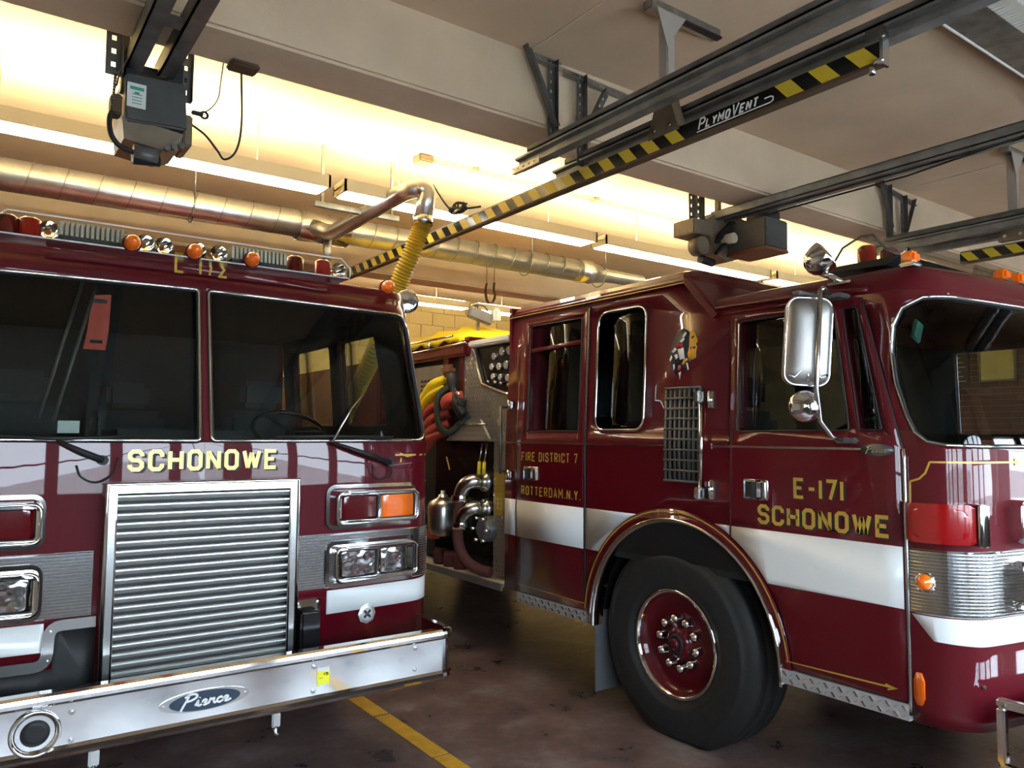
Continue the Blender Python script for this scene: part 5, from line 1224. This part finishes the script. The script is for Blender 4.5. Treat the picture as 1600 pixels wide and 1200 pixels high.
m = MB(); m.lathe([(.04, 0), (.10, .02), (.125, .08), (.125, .24), (.11, .29), (.06, .32), (.04, .33), (.04, .345), (.02, .35), (.02, .38)], (3.30, 5.62, .86), (0, 0, 1), 28, capa=True, capb=True); m.build('relief_tank', 'brushed', T)
m = MB(); m.lathe([(.075, 0), (.075, .05), (.05, .08)], (3.36, 5.83, 1.06), (-1, 0, 0), 20, capb=True); m.build('side_cap', 'dark_steel', T)
m = MB(); m.lathe([(.05, 0), (.05, .08), (.03, .1)], (3.37, 5.82, .86), (-1, 0, 0), 16, capb=True); m.build('valve_cap', 'cloth_red', T)
for y in (5.0, 5.07):
    m = MB(); m.tube([(3.33, y, 1.64), (3.31, y+.01, 1.50)], .008, 8); m.build('pull_lever', 'steel', T); m = MB(); m.tube([(3.31, y+.01, 1.50), (3.305, y+.012, 1.40)], .014, 8); m.build('lever_grip', 'cloth_yellow', T)
m = MB(); m.tube([(3.33, 5.62, 1.52), (3.30, 5.52, 1.42)], .007, 6); m.build('drain_rod', 'gold', T)
rb = MB().cbox(3.275, 3.62, 4.70, 6.9, .585, .612, .006).build('running_board', 'cream_board', T)
MB().cbox(3.262, 3.28, 4.70, 6.9, .56, .614, .004).build('board_edge', 'aluminium', rb)
# flood light on the pump roof
m = MB(); m.cbox(3.50, 3.74, 5.54, 5.60, 2.70, 2.80, .01, R=Matrix.Rotation(.25, 3, 'Y')); fl_ = m.build('flood_light', 'aluminium', T, 'rectangular flood light')
m = MB(); m.tube([(3.60, 5.58, 2.48), (3.61, 5.58, 2.70)], .012, 8); m.tube(catmull([(3.52, 5.57, 2.80), (3.56, 5.57, 2.84), (3.66, 5.57, 2.84), (3.70, 5.57, 2.80)]), .008, 6); m.build('light_bracket', 'dark_steel', fl_)
MB().cbox(3.74, 3.82, 5.52, 5.60, 2.70, 2.83, .02).build('light_head', 'white_plastic', fl_)

# ------------------------------------------------------------------ gear carried on the right truck
def cloth(name, P, w, th, mm, label, cat, group, nr=(1, 0, 0)):
    q = catmull(P, 6); m = MB(); fr = []
    for i, p in enumerate(q):
        t = (q[min(i+1, len(q)-1)]-q[max(i-1, 0)]).normalized(); u = Vector(nr); u = (u - t*u.dot(t)).normalized(); v = t.cross(u)
        fr.append((p, u, v))
    pr_ = [(a*w/2, b*th/2) for a, b in ((-1, -.4), (-.9, -1), (.9, -1), (1, -.4), (1, .4), (.9, 1), (-.9, 1), (-1, .4))]
    m.sweep(pr_, fr, 0, True); return tag(m.build(name, mm), label, cat, group)
Gp = 'folded hose lines beside the pump panel'
cloth('fire_hose', [(3.28, 5.56, 2.17), (3.22, 5.64, 2.13), (3.22, 5.76, 2.05), (3.22, 5.88, 1.93), (3.23, 5.95, 1.84)], .12, .05, 'cloth_yellow', 'bright yellow hose fold on top of the hose bundle', 'hose', Gp)
cloth('fire_hose', [(3.27, 5.55, 2.10), (3.20, 5.66, 2.04), (3.20, 5.78, 1.95), (3.21, 5.92, 1.82)], .10, .035, 'cloth_yellow', 'lower yellow hose fold under the topmost one', 'hose', Gp)
for k, (y, z, l) in enumerate(((5.56, 1.95, 'upper red hose fold directly beneath the yellow folds'), (5.555, 1.86, 'red hose fold in the middle of the bundle'), (5.56, 1.77, 'lowest red hose fold but one in the bundle'), (5.59, 1.70, 'lowest red hose fold of the bundle above the black pump recess'))):
    cloth('fire_hose', [(3.30, y-.02, z+.03), (3.21, y+.06, z-.01), (3.21, y+.16, z-.07), (3.23, y+.27, z-.13)], .11, .045, 'cloth_red', l, 'hose', Gp)
cloth('fire_hose', [(3.30, 5.32, 2.02), (3.22, 5.38, 2.0), (3.22, 5.46, 1.95)], .10, .08, 'cloth_red', 'short red hose end right of the green strap', 'hose', Gp)
cloth('carry_strap', [(3.26, 5.42, 2.12), (3.18, 5.50, 2.04), (3.17, 5.52, 1.9), (3.19, 5.50, 1.78), (3.24, 5.42, 1.73), (3.28, 5.20, 1.87)], .03, .05, 'cloth_dark', 'dark green strap wrapped round the red and yellow hose bundle', 'strap', None)
m = MB(); m.tube(catmull([(3.24, 5.42, 2.22), (3.24, 5.38, 2.1), (3.22, 5.30, 1.98), (3.25, 5.22, 1.86)]), [.035 + .012*math.sin(i*.5) for i in range(19)], 12); m.lathe([(.03, 0), (.045, .03), (.045, .1)], (3.24, 5.27, 1.9), (0, -.3, 1), 14, capb=True)
nz = empty('hose_nozzle', (3.24, 5.3, 1.8), 'black hose nozzle with an orange grip leaning beside the hose bundle', 'nozzle'); m.build('barrel', 'black', nz)
m = MB(); m.cbox(3.19, 3.28, 5.38, 5.52, 2.20, 2.29, .03); m.build('grip', 'leather', nz)
MB().tube([(3.22, 5.30, 2.08), (3.18, 5.18, 2.02)], .012, 8).build('bale_handle', 'steel', nz)
for y in (5.48, 5.60): 
    pass
m = MB(); q = catmull([(3.21, 5.20, 1.18), (3.20, 5.21, 1.08), (3.20, 5.22, .95), (3.21, 5.20, .82), (3.24, 5.13, .72), (3.30, 5.03, .665), (3.34, 4.95, .655)], 8)
m.tube(q, .042, 14); tag(m.build('supply_hose', 'hose_red'), 'dull red hose hanging from the pump elbow onto the running board', 'hose')
for y, l in ((5.42, 'short rolled red hose on the running board nearest the hanging hose'), (5.58, 'middle rolled red hose on the running board'), (5.74, 'rolled red hose on the running board closest to the left truck')):
    m = MB(); m.lathe([(.02, 0), (.06, .0), (.068, .03), (.066, .09), (.06, .12), (.02, .12)], (3.36, y, .613), (0, 0, 1), 18, capa=True, capb=True); tag(m.build('rolled_hose', 'hose_red'), l, 'hose', 'rolled hoses on the running board')
# yellow cover over the hose bed
nx, ny = 10, 26; vs = []; fs = []
for i in range(ny+1):
    for j in range(nx+1):
        y = 5.45 + 1.4*i/ny; x = 3.34 + 1.9*j/nx
        e = min(1, j/1.2); z = 2.545 + .12*e*min(1, i/4)*(1 if i < 20 else .8) + .015*math.sin(y*14+x*3) + .012*math.sin(y*31) - (.05 if j == 0 else 0)
        vs.append((x, y, z))
for i in range(ny):
    for j in range(nx): a = i*(nx+1)+j; fs.append((a, a+1, a+nx+2, a+nx+1))
k = len(vs); vs += [(x, y, 2.53) for x, y, z in vs]
fs += [tuple(k+q for q in f[::-1]) for f in fs]
def brd(a, b): fs.append((a, b, b+k, a+k))
for j in range(nx): brd(j, j+1); brd(ny*(nx+1)+j+1, ny*(nx+1)+j)
for i in range(ny): brd((i+1)*(nx+1), i*(nx+1)); brd(i*(nx+1)+nx, (i+1)*(nx+1)+nx)
m = MB(); m.add(vs, fs, True); tag(m.build('hose_bed_cover', 'cloth_yellow'), 'yellow fabric cover lying over the hose bed of the right truck', 'cover')
